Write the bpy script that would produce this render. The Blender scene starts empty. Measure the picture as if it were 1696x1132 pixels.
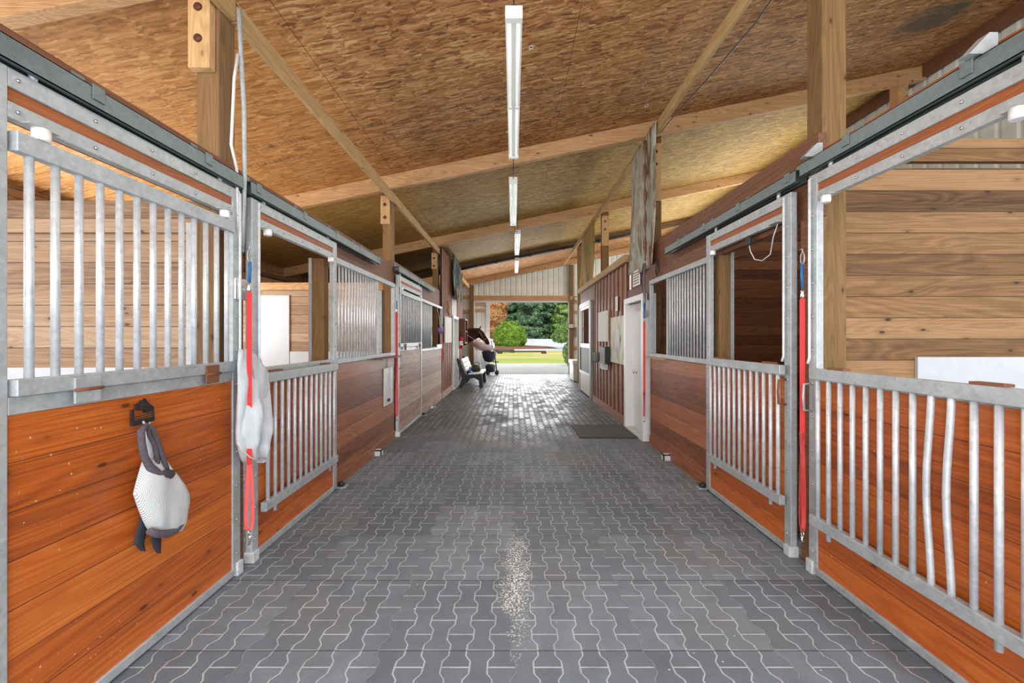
import bpy, bmesh, math, random
from mathutils import Vector, Matrix, noise
R = random.Random(7)
C = bpy.context.scene.collection
SC = bpy.context.scene
EYE = 1.55; F = 660.0; CX = 850.0; CY = 560.0
# ------------------------------------------------------------------ camera
cam = bpy.data.cameras.new('camera'); camo = bpy.data.objects.new('camera', cam); C.objects.link(camo)
camo.location = (0, 0, EYE); camo.rotation_euler = (math.pi/2, 0, 0)
cam.sensor_width = 36; cam.lens = 36*F/1696
cam.shift_x = -(CX-848)/1696; cam.shift_y = -(566-CY)/1696
cam.clip_start = 0.05; cam.clip_end = 400
SC.camera = camo
SC.view_settings.view_transform = 'Standard'; SC.view_settings.look = 'None'
SC.view_settings.gamma = 1; SC.view_settings.use_curve_mapping = False
SC.view_settings.exposure = 0.3
# ------------------------------------------------------------------ sky
w = bpy.data.worlds.new('sky'); SC.world = w; w.use_nodes = True
bg = w.node_tree.nodes['Background']; bg.inputs[0].default_value = (0.93, 0.97, 1.0, 1); bg.inputs[1].default_value = 1.15
sun = bpy.data.lights.new('sun', 'SUN'); sun.energy = 1.2; sun.angle = 0.3; sun.color = (1, .95, .88)
suno = bpy.data.objects.new('sun', sun); C.objects.link(suno); suno.rotation_euler = (math.radians(38), math.radians(12), 0)
def area(name, loc, rot, sx, sy, e, col=(1,1,1)):
    l = bpy.data.lights.new(name, 'AREA'); l.shape = 'RECTANGLE'; l.size = sx; l.size_y = sy; l.energy = e; l.color = col
    o = bpy.data.objects.new(name, l); C.objects.link(o); o.location = loc; o.rotation_euler = rot
    return o
PI = math.pi
# added fill lamps at the unseen entrance and side openings, then end-opening daylight
area('entrance_fill', (0, -1.6, 2.1), (PI/2, 0, 0), 7.5, 3.6, 250, (.97, .985, 1))
area('right_opening_fill', (6.3, 11.7, 4.1), (PI/2, 0, PI/2), 8.6, 1.6, 210, (1, .97, .9))
area('right_near_fill', (6.3, 1.2, 2.2), (PI/2, 0, PI/2), 2.2, 1.8, 30, (1, .97, .9))
area('left_near_fill', (-5.6, 1.0, 2.0), (PI/2, 0, -PI/2), 2.4, 1.4, 40, (1, .98, .94))
area('left_far_fill', (-5.6, 4.6, 2.0), (PI/2, 0, -PI/2), 2.4, 1.4, 120, (1, .98, .94))
area('end_opening_daylight', (0.4, 17.3, 1.6), (-PI/2, 0, 0), 4.0, 3.0, 200, (.96, .98, 1))

# ------------------------------------------------------------------ colour / node helpers
def lin(v):
    v /= 255.0
    return v/12.92 if v <= .04045 else ((v+.055)/1.055)**2.4
def rgb(r, g, b): return (lin(r), lin(g), lin(b), 1)
class N:
    def __init__(s, name):
        s.m = bpy.data.materials.new(name); s.m.use_nodes = True
        s.t = s.m.node_tree; s.b = s.t.nodes['Principled BSDF']
    def node(s, ty, **kw):
        n = s.t.nodes.new(ty)
        for k, v in kw.items(): setattr(n, k, v)
        return n
    def put(s, sock, v):
        if isinstance(v, bpy.types.NodeSocket): s.t.links.new(v, sock)
        else: sock.default_value = v
    def ma(s, op, a, b=0.0, c=0.0):
        n = s.node('ShaderNodeMath', operation=op)
        s.put(n.inputs[0], a); s.put(n.inputs[1], b); s.put(n.inputs[2], c)
        return n.outputs[0]
    def pos(s):
        g = s.node('ShaderNodeNewGeometry'); sp = s.node('ShaderNodeSeparateXYZ')
        s.t.links.new(g.outputs['Position'], sp.inputs[0])
        return sp.outputs[0], sp.outputs[1], sp.outputs[2]
    def comb(s, x, y, z):
        n = s.node('ShaderNodeCombineXYZ'); s.put(n.inputs[0], x); s.put(n.inputs[1], y); s.put(n.inputs[2], z)
        return n.outputs[0]
    def noise(s, vec, scale, detail=3, rough=.55, dist=0, out='Fac'):
        n = s.node('ShaderNodeTexNoise'); s.put(n.inputs['Vector'], vec)
        n.inputs['Scale'].default_value = scale; n.inputs['Detail'].default_value = detail
        n.inputs['Roughness'].default_value = rough; n.inputs['Distortion'].default_value = dist
        return n.outputs[out]
    def vor(s, vec, scale, out='Distance', feature='F1'):
        n = s.node('ShaderNodeTexVoronoi', feature=feature); s.put(n.inputs['Vector'], vec); n.inputs['Scale'].default_value = scale
        return n.outputs[out]
    def white(s, v):
        n = s.node('ShaderNodeTexWhiteNoise', noise_dimensions='1D'); s.put(n.inputs['W'], v); return n.outputs['Value']
    def white2(s, a, b):
        n = s.node('ShaderNodeTexWhiteNoise', noise_dimensions='3D'); s.put(n.inputs['Vector'], s.comb(a, b, 0.0)); return n.outputs['Value']
    def ramp(s, f, stops):
        n = s.node('ShaderNodeValToRGB'); s.put(n.inputs[0], f); e = n.color_ramp.elements
        while len(e) < len(stops): e.new(.5)
        for i, (p, c) in enumerate(stops): e[i].position = p; e[i].color = c
        return n.outputs[0]
    def mix(s, f, a, b, mode='MIX'):
        n = s.node('ShaderNodeMix', data_type='RGBA', blend_type=mode)
        s.put(n.inputs[0], f); s.put(n.inputs[6], a); s.put(n.inputs[7], b); return n.outputs[2]
    def step(s, v, lo, hi):
        n = s.node('ShaderNodeMapRange', clamp=True); s.put(n.inputs[0], v); n.inputs[1].default_value = lo; n.inputs[2].default_value = hi
        return n.outputs[0]
    def bump(s, h, st=.3, dist=.01):
        n = s.node('ShaderNodeBump'); s.put(n.inputs['Height'], h); n.inputs['Strength'].default_value = st; n.inputs['Distance'].default_value = dist
        s.t.links.new(n.outputs[0], s.b.inputs['Normal'])
    def done(s, col=None, rough=.6, metal=0, coat=0, spec=.5):
        if col is not None: s.put(s.b.inputs['Base Color'], col)
        s.put(s.b.inputs['Roughness'], rough); s.put(s.b.inputs['Metallic'], metal)
        s.b.inputs['Coat Weight'].default_value = coat; s.b.inputs['Coat Roughness'].default_value = .25
        s.b.inputs['Specular IOR Level'].default_value = spec
        return s.m
def flat(name, col, rough=.6, metal=0, spec=.5, var=.12, sc=18):
    n = N(name); x, y, z = n.pos(); f = n.noise(n.comb(x, y, z), sc, 4)
    d = tuple(c*(1-var) for c in col[:3])+(1,); l = tuple(min(1, c*(1+var)) for c in col[:3])+(1,)
    c = n.ramp(f, [(.3, d), (.7, l)])
    n.bump(f, .08, .004)
    return n.done(c, rough, metal, spec=spec)
def wood(name, axis, dark, mid, light, plank=None, seam_axis='z', off=0.0, rough=.6, coat=0, knots=.5, seam=.006, var=.5, marks=0.0, spec=.5):
    """wood whose grain runs along axis; plank = board width measured along seam_axis"""
    n = N(name); x, y, z = n.pos(); P = {'x': x, 'y': y, 'z': z}
    sm = None; rnd = .5
    if plank:
        u = n.ma('DIVIDE', n.ma('SUBTRACT', P[seam_axis], off), plank)
        idx = n.ma('FLOOR', u)
        rnd = n.white(n.ma('ADD', idx, 3.7)); rnd2 = n.white(n.ma('ADD', idx, 91.3))
        dst = n.ma('MULTIPLY', n.ma('PINGPONG', u, .5), plank)
        sm = n.step(dst, 0.0, seam)
        sh = n.ma('MULTIPLY', rnd2, 13.0)
    else: sh = 0.0
    q = []
    for a in 'xyz':
        v = P[a]
        if plank: v = n.ma('ADD', v, sh)
        q.append(n.ma('MULTIPLY', v, .22 if a == axis else 2.6))
    v = n.comb(*q)
    big = n.noise(v, 1.6, 2, .5, .6)
    rings = n.ma('PINGPONG', n.ma('MULTIPLY', big, 48.0), 1.0)
    q2 = [n.ma('MULTIPLY', P[a], 2.0 if a == axis else 110.0) for a in 'xyz']
    fib = n.noise(n.comb(*q2), 1.0, 3, .6)
    blot = n.noise(v, 5.0, 4, .6)
    t = n.ma('ADD', n.ma('MULTIPLY', rings, .15), n.ma('ADD', n.ma('MULTIPLY', fib, .52), n.ma('MULTIPLY', blot, .36)))
    if plank: t = n.ma('ADD', t, n.ma('MULTIPLY', n.ma('SUBTRACT', rnd, .5), var))
    c = n.ramp(t, [(.22, dark), (.52, mid), (.82, light)])
    q3 = [n.ma('MULTIPLY', n.ma('ADD', P[a], sh if plank else 0.0), 1.0 if a == axis else 2.2) for a in 'xyz']
    if knots:
        k = n.vor(n.comb(*q3), 4.2); kk = n.step(n.ma('ADD', k, n.ma('MULTIPLY', blot, .04)), .135, .09)
        halo = n.step(k, .30, .10)
        c = n.mix(n.ma('MULTIPLY', halo, .35*knots), c, dark)
        c = n.mix(n.ma('MULTIPLY', kk, knots), c, tuple(v*.35 for v in dark[:3])+(1,))
    if marks:
        mk = n.step(n.vor(n.comb(x, y, z), 22.0), .10, .06)
        mk = n.ma('MULTIPLY', mk, n.step(n.noise(n.comb(x, y, z), 2.3), .5, .6))
        c = n.mix(n.ma('MULTIPLY', mk, marks), c, rgb(225, 205, 180))
    h = n.ma('MULTIPLY', fib, .3)
    if sm is not None:
        c = n.mix(sm, tuple(v*.25 for v in dark[:3])+(1,), c)
        h = n.ma('ADD', h, n.ma('MULTIPLY', sm, 1.5))
    n.bump(h, .35, .004)
    r = n.ma('ADD', rough-.1, n.ma('MULTIPLY', blot, .2))
    return n.done(c, r, coat=coat, spec=spec)

# ------------------------------------------------------------------ materials
def rubber_floor():
    n = N('rubber_paver'); x, y, z = n.pos()
    cw = .109; L = .208; A = .0125
    wv = n.ma('PINGPONG', y, L/2)                       # 0 at ends .. L/2 in the middle
    wv = n.ma('MULTIPLY', n.ma('SUBTRACT', wv, L/4), 1.0/(L/4)*3.0)
    wv = n.ma('MINIMUM', n.ma('MAXIMUM', wv, -1.0), 1.0)
    aw = n.ma('MULTIPLY', wv, -A)
    xe = n.ma('SUBTRACT', x, aw); xo = n.ma('SUBTRACT', n.ma('ADD', x, aw), cw)
    de = n.ma('PINGPONG', xe, cw); do = n.ma('PINGPONG', xo, cw)
    par = n.ma('ADD', n.ma('FLOOR', n.ma('DIVIDE', xe, 2*cw)), n.ma('FLOOR', n.ma('DIVIDE', xo, 2*cw)))
    par = n.ma('FLOORED_MODULO', par, 2.0)
    col = n.ma('ADD', n.ma('FLOOR', n.ma('DIVIDE', xe, 2*cw)), n.ma('FLOOR', n.ma('DIVIDE', xo, 2*cw)))
    yy = n.ma('ADD', y, n.ma('MULTIPLY', par, L/2))
    dy = n.ma('PINGPONG', yy, L/2)
    row = n.ma('FLOOR', n.ma('DIVIDE', yy, L))
    d = n.ma('MINIMUM', n.ma('MINIMUM', de, do), dy)
    joint = n.step(d, .0058, .0025)
    # mat tiles .654 x .572
    tx = xe; ty = n.ma('SUBTRACT', y, 1.975)
    ts = n.ma('MINIMUM', n.ma('PINGPONG', xe, .327), n.ma('PINGPONG', ty, .286))
    tseam = n.step(ts, .006, .003)
    tid = n.white2(n.ma('FLOOR', n.ma('DIVIDE', tx, .654)), n.ma('FLOOR', n.ma('DIVIDE', ty, .572)))
    bid = n.white2(col, row)
    p = n.comb(x, y, 0.0)
    grit = n.noise(p, 90, 6, .85); blot = n.noise(p, 1.1, 4, .6); mid = n.noise(p, 7, 4, .6)
    t = n.ma('ADD', n.ma('MULTIPLY', grit, .45), n.ma('ADD', n.ma('MULTIPLY', mid, .25), n.ma('ADD', n.ma('MULTIPLY', tid, .2), n.ma('MULTIPLY', bid, .1))))
    c = n.ramp(t, [(.2, rgb(74, 79, 86)), (.5, rgb(104, 111, 120)), (.8, rgb(142, 149, 157))])
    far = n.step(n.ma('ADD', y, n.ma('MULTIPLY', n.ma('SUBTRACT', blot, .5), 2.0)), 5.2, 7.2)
    dust = n.ma('MULTIPLY', n.step(blot, .52, .68), .5)
    c = n.mix(dust, c, rgb(112, 104, 97))
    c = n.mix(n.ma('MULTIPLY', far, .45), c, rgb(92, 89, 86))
    damp = n.ma('MULTIPLY', n.step(y, 6.5, 7.5), n.step(n.ma('ADD', tid, n.ma('MULTIPLY', mid, .35)), .45, .85))
    c = n.mix(n.ma('MULTIPLY', damp, .5), c, rgb(52, 50, 48))
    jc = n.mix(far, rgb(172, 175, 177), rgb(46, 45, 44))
    jm = n.ma('MULTIPLY', joint, n.ma('ADD', n.ma('MULTIPLY', n.step(mid, .35, .55), .4), .5))
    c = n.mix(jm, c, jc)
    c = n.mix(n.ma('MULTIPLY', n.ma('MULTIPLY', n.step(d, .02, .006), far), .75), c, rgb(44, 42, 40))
    c = n.mix(n.ma('MULTIPLY', tseam, .55), c, rgb(52, 52, 54))
    # spilled pale shavings by the centre line
    ax = n.ma('DIVIDE', n.ma('SUBTRACT', x, .02), .10); ay = n.ma('DIVIDE', n.ma('SUBTRACT', y, 2.62), .62)
    wb = n.noise(p, 9, 3, .6); ax = n.ma('ADD', ax, n.ma('MULTIPLY', n.ma('SUBTRACT', wb, .5), 2.2)); ay = n.ma('ADD', ay, n.ma('MULTIPLY', n.ma('SUBTRACT', wb, .5), 1.6))
    near = n.step(n.ma('ADD', n.ma('MULTIPLY', ax, ax), n.ma('MULTIPLY', ay, ay)), 1.5, .0)
    sp = n.ma('MULTIPLY', n.step(n.ma('ADD', n.noise(p, 75, 3, .7), n.ma('MULTIPLY', near, .10)), .60, .63), near)
    few = n.step(n.vor(p, 9.0), .045, .03)
    c = n.mix(n.ma('MAXIMUM', sp, n.ma('MULTIPLY', few, .7)), c, rgb(226, 224, 218))
    h = n.ma('SUBTRACT', n.ma('MULTIPLY', grit, .12), n.ma('ADD', joint, tseam))
    n.bump(h, .45, .006)
    wet = n.ma('MULTIPLY', far, n.step(n.ma('ADD', n.ma('MULTIPLY', bid, .35), n.ma('MULTIPLY', blot, .9)), .35, .75))
    r = n.ma('SUBTRACT', .72, n.ma('MULTIPLY', n.ma('MULTIPLY', wet, n.step(d, .003, .012)), .36))
    return n.done(c, r, spec=.45)
def osb():
    n = N('strand_board'); x, y, z = n.pos()
    v0 = n.comb(x, y, 0.0)
    wob = n.noise(v0, 6, 2, .5, 0, 'Color')
    def flakes(sx, sy, rot, s):
        mp = n.node('ShaderNodeMapping'); n.put(mp.inputs['Vector'], v0); mp.inputs['Rotation'].default_value = (0, 0, rot); mp.inputs['Scale'].default_value = (sx, sy, 1)
        a = n.node('ShaderNodeVectorMath', operation='MULTIPLY_ADD'); n.put(a.inputs[0], wob); a.inputs[1].default_value = (.10, .06, 0); n.put(a.inputs[2], mp.outputs[0])
        vo = n.node('ShaderNodeTexVoronoi'); n.put(vo.inputs['Vector'], a.outputs[0]); vo.inputs['Scale'].default_value = s
        sp = n.node('ShaderNodeSeparateColor'); n.put(sp.inputs[0], vo.outputs['Color'])
        return sp.outputs[0], vo.outputs['Distance']
    a, da = flakes(.24, 1.0, .10, 44); b, db = flakes(.26, 1.0, -.5, 36); c3, dc = flakes(.22, 1, .42, 60)
    t = n.ma('ADD', n.ma('MULTIPLY', a, .42), n.ma('ADD', n.ma('MULTIPLY', b, .28), n.ma('MULTIPLY', c3, .3)))
    big = n.noise(v0, .9, 3, .6)
    t = n.ma('ADD', t, n.ma('MULTIPLY', n.ma('SUBTRACT', big, .5), .35))
    c = n.ramp(t, [(.16, rgb(104, 62, 32)), (.34, rgb(156, 104, 58)), (.6, rgb(190, 138, 84)), (.85, rgb(220, 178, 122))])
    dk = n.step(c3, .93, .96); c = n.mix(n.ma('MULTIPLY', dk, .6), c, rgb(95, 52, 24))
    # greenish weathered sheets further in
    pid = n.white2(n.ma('FLOOR', n.ma('DIVIDE', x, 2.44)), n.ma('FLOOR', n.ma('DIVIDE', n.ma('SUBTRACT', y, 2.4), 1.87)))
    green = n.ma('MULTIPLY', n.step(y, 6.2, 6.3), n.step(y, 13.7, 13.6))
    c = n.mix(green, c, (.86, 1.0, .62, 1), 'MULTIPLY'); c = n.mix(n.ma('MULTIPLY', green, .12), c, rgb(200, 190, 120))
    c = n.mix(n.ma('MULTIPLY', pid, .22), c, rgb(140, 88, 45))
    left = n.step(x, -1.7, -2.1); c = n.mix(n.ma('MULTIPLY', left, .3), c, rgb(216, 150, 68))
    # dark printed nailing bands across each bay
    py = n.ma('PINGPONG', n.ma('SUBTRACT', y, 4.95), 1.87)
    band = n.step(n.ma('ABSOLUTE', n.ma('SUBTRACT', n.ma('ABSOLUTE', n.ma('SUBTRACT', py, .0)), .17)), .05, .03)
    dash = n.ma('MULTIPLY', n.step(n.noise(n.comb(n.ma('MULTIPLY', x, 60.0), n.ma('MULTIPLY', y, 3.0), 0.0), 1.0, 2), .45, .6), n.step(n.noise(v0, 1.3, 2), .42, .55))
    c = n.mix(n.ma('MULTIPLY', n.ma('MULTIPLY', band, dash), .6), c, rgb(70, 50, 35))
    sx = n.step(n.ma('PINGPONG', n.ma('SUBTRACT', x, .62), 1.22), .005, .002)
    sy = n.step(n.ma('PINGPONG', n.ma('SUBTRACT', y, 2.35), 1.87), .006, .002)
    sm = n.ma('MAXIMUM', sx, sy); c = n.mix(n.ma('MULTIPLY', sm, .75), c, rgb(60, 38, 22))
    # black soot stain high on the right near bay
    ax = n.ma('SUBTRACT', x, 5.2); ay = n.ma('MULTIPLY', n.ma('SUBTRACT', y, 4.95), 1.5)
    st = n.ma('ADD', n.ma('MULTIPLY', ax, ax), n.ma('MULTIPLY', ay, ay)); st = n.ma('ADD', st, n.ma('MULTIPLY', n.noise(v0, 4, 3), .35))
    c = n.mix(n.ma('MULTIPLY', n.step(st, .45, .22), .85), c, rgb(75, 70, 60))
    n.bump(n.ma('ADD', t, da), .25, .004)
    return n.done(c, .75)
def steel(name, base=(184, 190, 193), metal=.35, rough=.45, dirt=.22):
    n = N(name); x, y, z = n.pos(); p = n.comb(x, y, z)
    sp = n.node('ShaderNodeTexVoronoi'); n.put(sp.inputs['Vector'], p); sp.inputs['Scale'].default_value = 55
    s2 = n.node('ShaderNodeSeparateColor'); n.put(s2.inputs[0], sp.outputs['Color'])
    f = n.noise(p, 9, 5, .65)
    t = n.ma('ADD', n.ma('MULTIPLY', s2.outputs[0], .18), n.ma('MULTIPLY', f, .8))
    b = rgb(*base); d = tuple(v*.75 for v in b[:3])+(1,); l = tuple(min(1, v*1.3) for v in b[:3])+(1,)
    c = n.ramp(t, [(.25, d), (.55, b), (.85, l)])
    g = n.step(n.noise(p, 3.3, 5, .7), .60, .72); c = n.mix(n.ma('MULTIPLY', g, dirt), c, rgb(112, 98, 82))
    return n.done(c, n.ma('ADD', rough-.1, n.ma('MULTIPLY', f, .25)), metal)
def siding():
    n = N('white_metal_siding'); x, y, z = n.pos(); p = n.comb(x, y, z)
    c = n.ramp(n.noise(p, 3, 3), [(.3, rgb(216, 220, 210)), (.7, rgb(238, 241, 234))]); return n.done(c, .5)
def foliage(name, d, m, l, sc=9):
    n = N(name); x, y, z = n.pos(); f = n.noise(n.comb(x, y, z), sc, 4, .7)
    g = n.noise(n.comb(x, y, z), .9, 2)
    c = n.ramp(n.ma('ADD', n.ma('MULTIPLY', f, .6), n.ma('MULTIPLY', g, .4)), [(.38, d), (.5, m), (.62, l)])
    n.b.inputs['Subsurface Weight'].default_value = 0
    return n.done(c, .8, spec=.2)
def stripes(name, a, b, k, axis='y'):
    n = N(name); x, y, z = n.pos(); P = {'x': x, 'y': y, 'z': z}
    v = n.ma('FRACT', n.ma('MULTIPLY', P[axis], k)); s = n.step(n.ma('ABSOLUTE', n.ma('SUBTRACT', v, .5)), .12, .28)
    c = n.mix(s, a, b); n.bump(s, .5, .002); return n.done(c, .8)

M = {}
M['floor'] = rubber_floor(); M['osb'] = osb(); M['steel'] = steel('galvanised_steel'); M['bar'] = steel('bar_steel', (212, 217, 222), .3, .4, .08)
M['track'] = steel('track_steel', (118, 130, 132), .5, .4, .1)
M['rust'] = steel('rusty_steel', (140, 92, 66), .3, .7, .6); M['white_steel'] = steel('pale_steel', (226, 229, 231), .3, .45, .12)
M['siding'] = siding()
VD, VM, VL = rgb(120, 56, 18), rgb(186, 92, 30), rgb(216, 126, 50)
M['varnish'] = wood('varnished_board', 'y', VD, VM, VL, .178, 'z', .03, .42, .25, .8, .003, .22, marks=.7)
M['varnish_dark'] = wood('brown_varnished_board', 'y', rgb(84, 44, 28), rgb(142, 82, 52), rgb(182, 118, 78), .178, 'z', .03, .5, .15, .4, .004, .35)
M['varnish_glare'] = wood('glare_pale_board', 'y', rgb(125, 82, 66), rgb(176, 140, 122), rgb(206, 192, 174), .178, 'z', .03, .6, .03, .4, .004, .35)  # varnish glare painted into the board colour as paleness
M['header'] = wood('header_board', 'y', rgb(76, 46, 30), rgb(118, 76, 52), rgb(150, 102, 72), None, rough=.65, knots=.2)
M['strip'] = wood('orange_strip', 'y', rgb(108, 54, 24), rgb(156, 84, 38), rgb(184, 110, 58), None, rough=.5, knots=0)
M['boardx'] = wood('stall_board', 'x', rgb(108, 80, 60), rgb(162, 130, 102), rgb(190, 164, 138), .148, 'z', .0, .75, 0, .8, .005, .4)
M['boardxr'] = wood('stall_board_tan', 'x', rgb(76, 50, 28), rgb(130, 94, 58), rgb(166, 130, 92), .156, 'z', -.018, .75, 0, .9, .004, .55)
M['boardxd'] = wood('stall_board_dark', 'x', rgb(76, 44, 26), rgb(124, 78, 48), rgb(156, 106, 70), .156, 'z', .03, .7, 0, .4, .004, .4)
M['boardy'] = wood('stall_side_board', 'y', rgb(116, 76, 44), rgb(176, 130, 88), rgb(206, 168, 128), .148, 'z', 0, .75, 0, .6, .005, .4)
M['rafter'] = wood('rafter_wood', 'x', rgb(140, 96, 60), rgb(196, 152, 106), rgb(220, 182, 138), None, knots=1, rough=.75)
M['girder'] = wood('girder_wood', 'y', rgb(134, 100, 62), rgb(184, 150, 102), rgb(210, 182, 136), None, knots=.8, rough=.75)
M['rafter_shaded'] = wood('shaded_rafter_wood', 'x', rgb(60, 42, 28), rgb(104, 76, 52), rgb(136, 104, 74), None, knots=1, rough=.75)  # rafter wood with shade painted into its colour
M['post'] = wood('post_wood', 'z', rgb(92, 64, 34), rgb(128, 96, 58), rgb(152, 120, 78), None, knots=.8, rough=.75)
M['block'] = wood('block_wood', 'z', rgb(150, 112, 70), rgb(200, 160, 112), rgb(220, 186, 140), None, knots=.5, rough=.75)
M['batten'] = wood('batten_board', 'z', rgb(66, 36, 26), rgb(110, 62, 44), rgb(146, 92, 68), .30, 'y', 0, .6, .1, .2, .004, .3)
M['batten_strip'] = wood('batten_strip', 'z', rgb(120, 76, 54), rgb(168, 118, 90), rgb(196, 150, 120), None, knots=0, rough=.6)
M['white'] = flat('white_paint', rgb(226, 228, 228), .45, var=.05); M['hdpe'] = flat('white_sheet', rgb(196, 201, 208), .35, var=.04)
M['plastic'] = flat('white_plastic', rgb(240, 240, 240), .35, var=.03); M['black'] = flat('black_plastic', rgb(34, 36, 38), .5)
M['dark'] = flat('dark_iron', rgb(58, 54, 52), .55, .5, var=.4, sc=60); M['bolt'] = flat('rusty_bolt', rgb(96, 58, 42), .6, .4, var=.4, sc=60)
M['red'] = flat('red_nylon', rgb(222, 44, 44), .6); M['pink'] = flat('faded_red_nylon', rgb(232, 88, 84), .65); M['blue'] = flat('blue_cord', rgb(22, 98, 160), .6)
M['chrome'] = flat('chrome', rgb(215, 215, 218), .2, .9); M['green_slat'] = flat('dark_green_board', rgb(92, 100, 82), .6)
M['cloth'] = flat('pale_grey_cloth', rgb(200, 205, 210), .9, var=.08, sc=12); M['seamc'] = flat('cream_seam', rgb(225, 216, 200), .9)
M['mesh'] = stripes('striped_mesh', rgb(160, 164, 168), rgb(222, 225, 226), 210, 'y'); M['fleece'] = flat('grey_fleece', rgb(88, 80, 88), .95, sc=90, var=.2)
M['strap'] = flat('black_strap', rgb(40, 44, 52), .8)
M['lampwhite'] = flat('lamp_enamel', rgb(238, 240, 238), .35, var=.02)
def emit(name, col, st):
    n = N(name); n.b.inputs['Emission Color'].default_value = col; n.b.inputs['Emission Strength'].default_value = st; return n.done(rgb(235, 240, 238), .3)
M['tube'] = emit('tube_glass', rgb(240, 246, 240), .35)
M['conc'] = flat('pale_concrete', rgb(196, 196, 192), .9, var=.1, sc=2); M['asphalt'] = flat('pale_drive', rgb(190, 194, 200), .9, var=.08, sc=.5)
M['mulch'] = flat('bark_mulch', rgb(128, 84, 66), .95, var=.3, sc=3)
n_ = N('lawn'); x_, y_, z_ = n_.pos()
c_ = n_.ramp(n_.noise(n_.comb(n_.ma('MULTIPLY', x_, .25), n_.ma('MULTIPLY', y_, .5), 0.0), .4, 4), [(.38, rgb(150, 172, 78)), (.52, rgb(176, 178, 100)), (.62, rgb(206, 184, 134))])
M['lawn'] = n_.done(c_, .95, spec=.1)
M['coat'] = foliage('horse_coat', rgb(30, 20, 17), rgb(58, 38, 28), rgb(98, 66, 46), 3); M['mane'] = flat('black_mane', rgb(22, 18, 18), .7)
M['muzzle'] = flat('pale_blaze', rgb(214, 196, 180), .7); M['rope'] = flat('rose_rope', rgb(190, 112, 104), .8); M['tan'] = flat('tan_leather', rgb(176, 142, 92), .7)
M['navy'] = flat('navy_fabric', rgb(44, 52, 68), .85, var=.3, sc=8); M['blanket'] = flat('pink_white_cloth', rgb(226, 212, 218), .9)
M['purple'] = flat('purple_plastic', rgb(142, 112, 178), .5); M['extred'] = flat('extinguisher_red', rgb(178, 20, 30), .35)
M['bluep'] = flat('blue_plastic', rgb(52, 116, 190), .35); M['brown'] = wood('cabinet_wood', 'z', rgb(70, 36, 24), rgb(116, 62, 42), rgb(150, 90, 62), None, knots=0)
M['matrub'] = stripes('ribbed_mat', rgb(44, 44, 46), rgb(78, 78, 80), 16, 'y'); M['glove'] = flat('grey_plastic', rgb(150, 150, 145), .5)
M['beige'] = flat('beige_plastic', rgb(206, 202, 188), .5); M['wire'] = flat('blue_grey_cable', rgb(92, 100, 112), .5); M['wirew'] = flat('white_cable', rgb(220, 218, 214), .5)
def art(name, cols, sc, sx=1, sy=1, sz=1):
    n = N(name); x, y, z = n.pos(); f = n.noise(n.comb(n.ma('MULTIPLY', x, sx), n.ma('MULTIPLY', y, sy), n.ma('MULTIPLY', z, sz)), sc, 5, .65, .8)
    k = len(cols); return n.done(n.ramp(f, [(.3+.4*i/(k-1), c) for i, c in enumerate(cols)]), .85)
M['banner1'] = art('weathered_banner', [rgb(70, 58, 44), rgb(128, 112, 88), rgb(176, 180, 170), rgb(150, 128, 96), rgb(196, 200, 192)], 2.2, 1, 2.5, .6)
M['banner2'] = art('landscape_banner', [rgb(60, 66, 60), rgb(112, 128, 92), rgb(186, 122, 60), rgb(132, 148, 60), rgb(96, 110, 96)], 1.6, 1, 1, 1)
M['banner3'] = art('dark_banner', [rgb(14, 18, 16), rgb(22, 30, 26), rgb(36, 46, 40), rgb(110, 136, 124), rgb(120, 110, 60)], 1.7, 1, 2, .9)
M['art1'] = art('pale_artwork', [rgb(120, 122, 118), rgb(214, 214, 196), rgb(236, 234, 214), rgb(222, 226, 214)], 2.4, 1, 1.4, .8)
M['paper'] = flat('paper', rgb(236, 236, 230), .7, var=.03)
M['leaf_dark'] = foliage('dark_conifer_needles', rgb(44, 66, 50), rgb(92, 122, 90), rgb(146, 170, 128), 1.2)
M['leaf_mid'] = foliage('mid_green_leaves', rgb(62, 92, 48), rgb(116, 146, 82), rgb(176, 188, 110), 1.2)
M['leaf_orange'] = foliage('orange_leaves', rgb(150, 100, 60), rgb(214, 148, 104), rgb(160, 164, 92), .8)
M['leaf_lime'] = foliage('clipped_bush_leaves', rgb(80, 108, 36), rgb(128, 164, 58), rgb(168, 196, 92), 4)
M['bark'] = flat('bark', rgb(84, 66, 52), .95)

# ------------------------------------------------------------------ geometry helpers
ORG = {}
def box(bm, x0, x1, y0, y1, z0, z1):
    v = [bm.verts.new((x, y, z)) for x in (x0, x1) for y in (y0, y1) for z in (z0, z1)]
    for f in ((0,1,3,2), (4,6,7,5), (0,4,5,1), (2,3,7,6), (0,2,6,4), (1,5,7,3)): bm.faces.new([v[i] for i in f])
    return v
def tube(bm, pts, r, seg=8, cap=True):
    pts = [Vector(p) for p in pts]; rings = []; prev = None
    for i, p in enumerate(pts):
        t = (pts[min(i+1, len(pts)-1)]-pts[max(i-1, 0)]).normalized()
        if prev is None:
            a = Vector((0, 0, 1)) if abs(t.z) < .9 else Vector((1, 0, 0)); u = t.cross(a).normalized()
        else: u = (prev-t*prev.dot(t)).normalized()
        prev = u; v = t.cross(u); rr = r[i] if isinstance(r, (list, tuple)) else r
        rings.append([bm.verts.new(p+(u*math.cos(2*PI*k/seg)+v*math.sin(2*PI*k/seg))*rr) for k in range(seg)])
    for a, b in zip(rings, rings[1:]):
        for k in range(seg): f = bm.faces.new((a[k], a[(k+1) % seg], b[(k+1) % seg], b[k])); f.smooth = True
    if cap: bm.faces.new(rings[0][::-1]); bm.faces.new(rings[-1])
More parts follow.
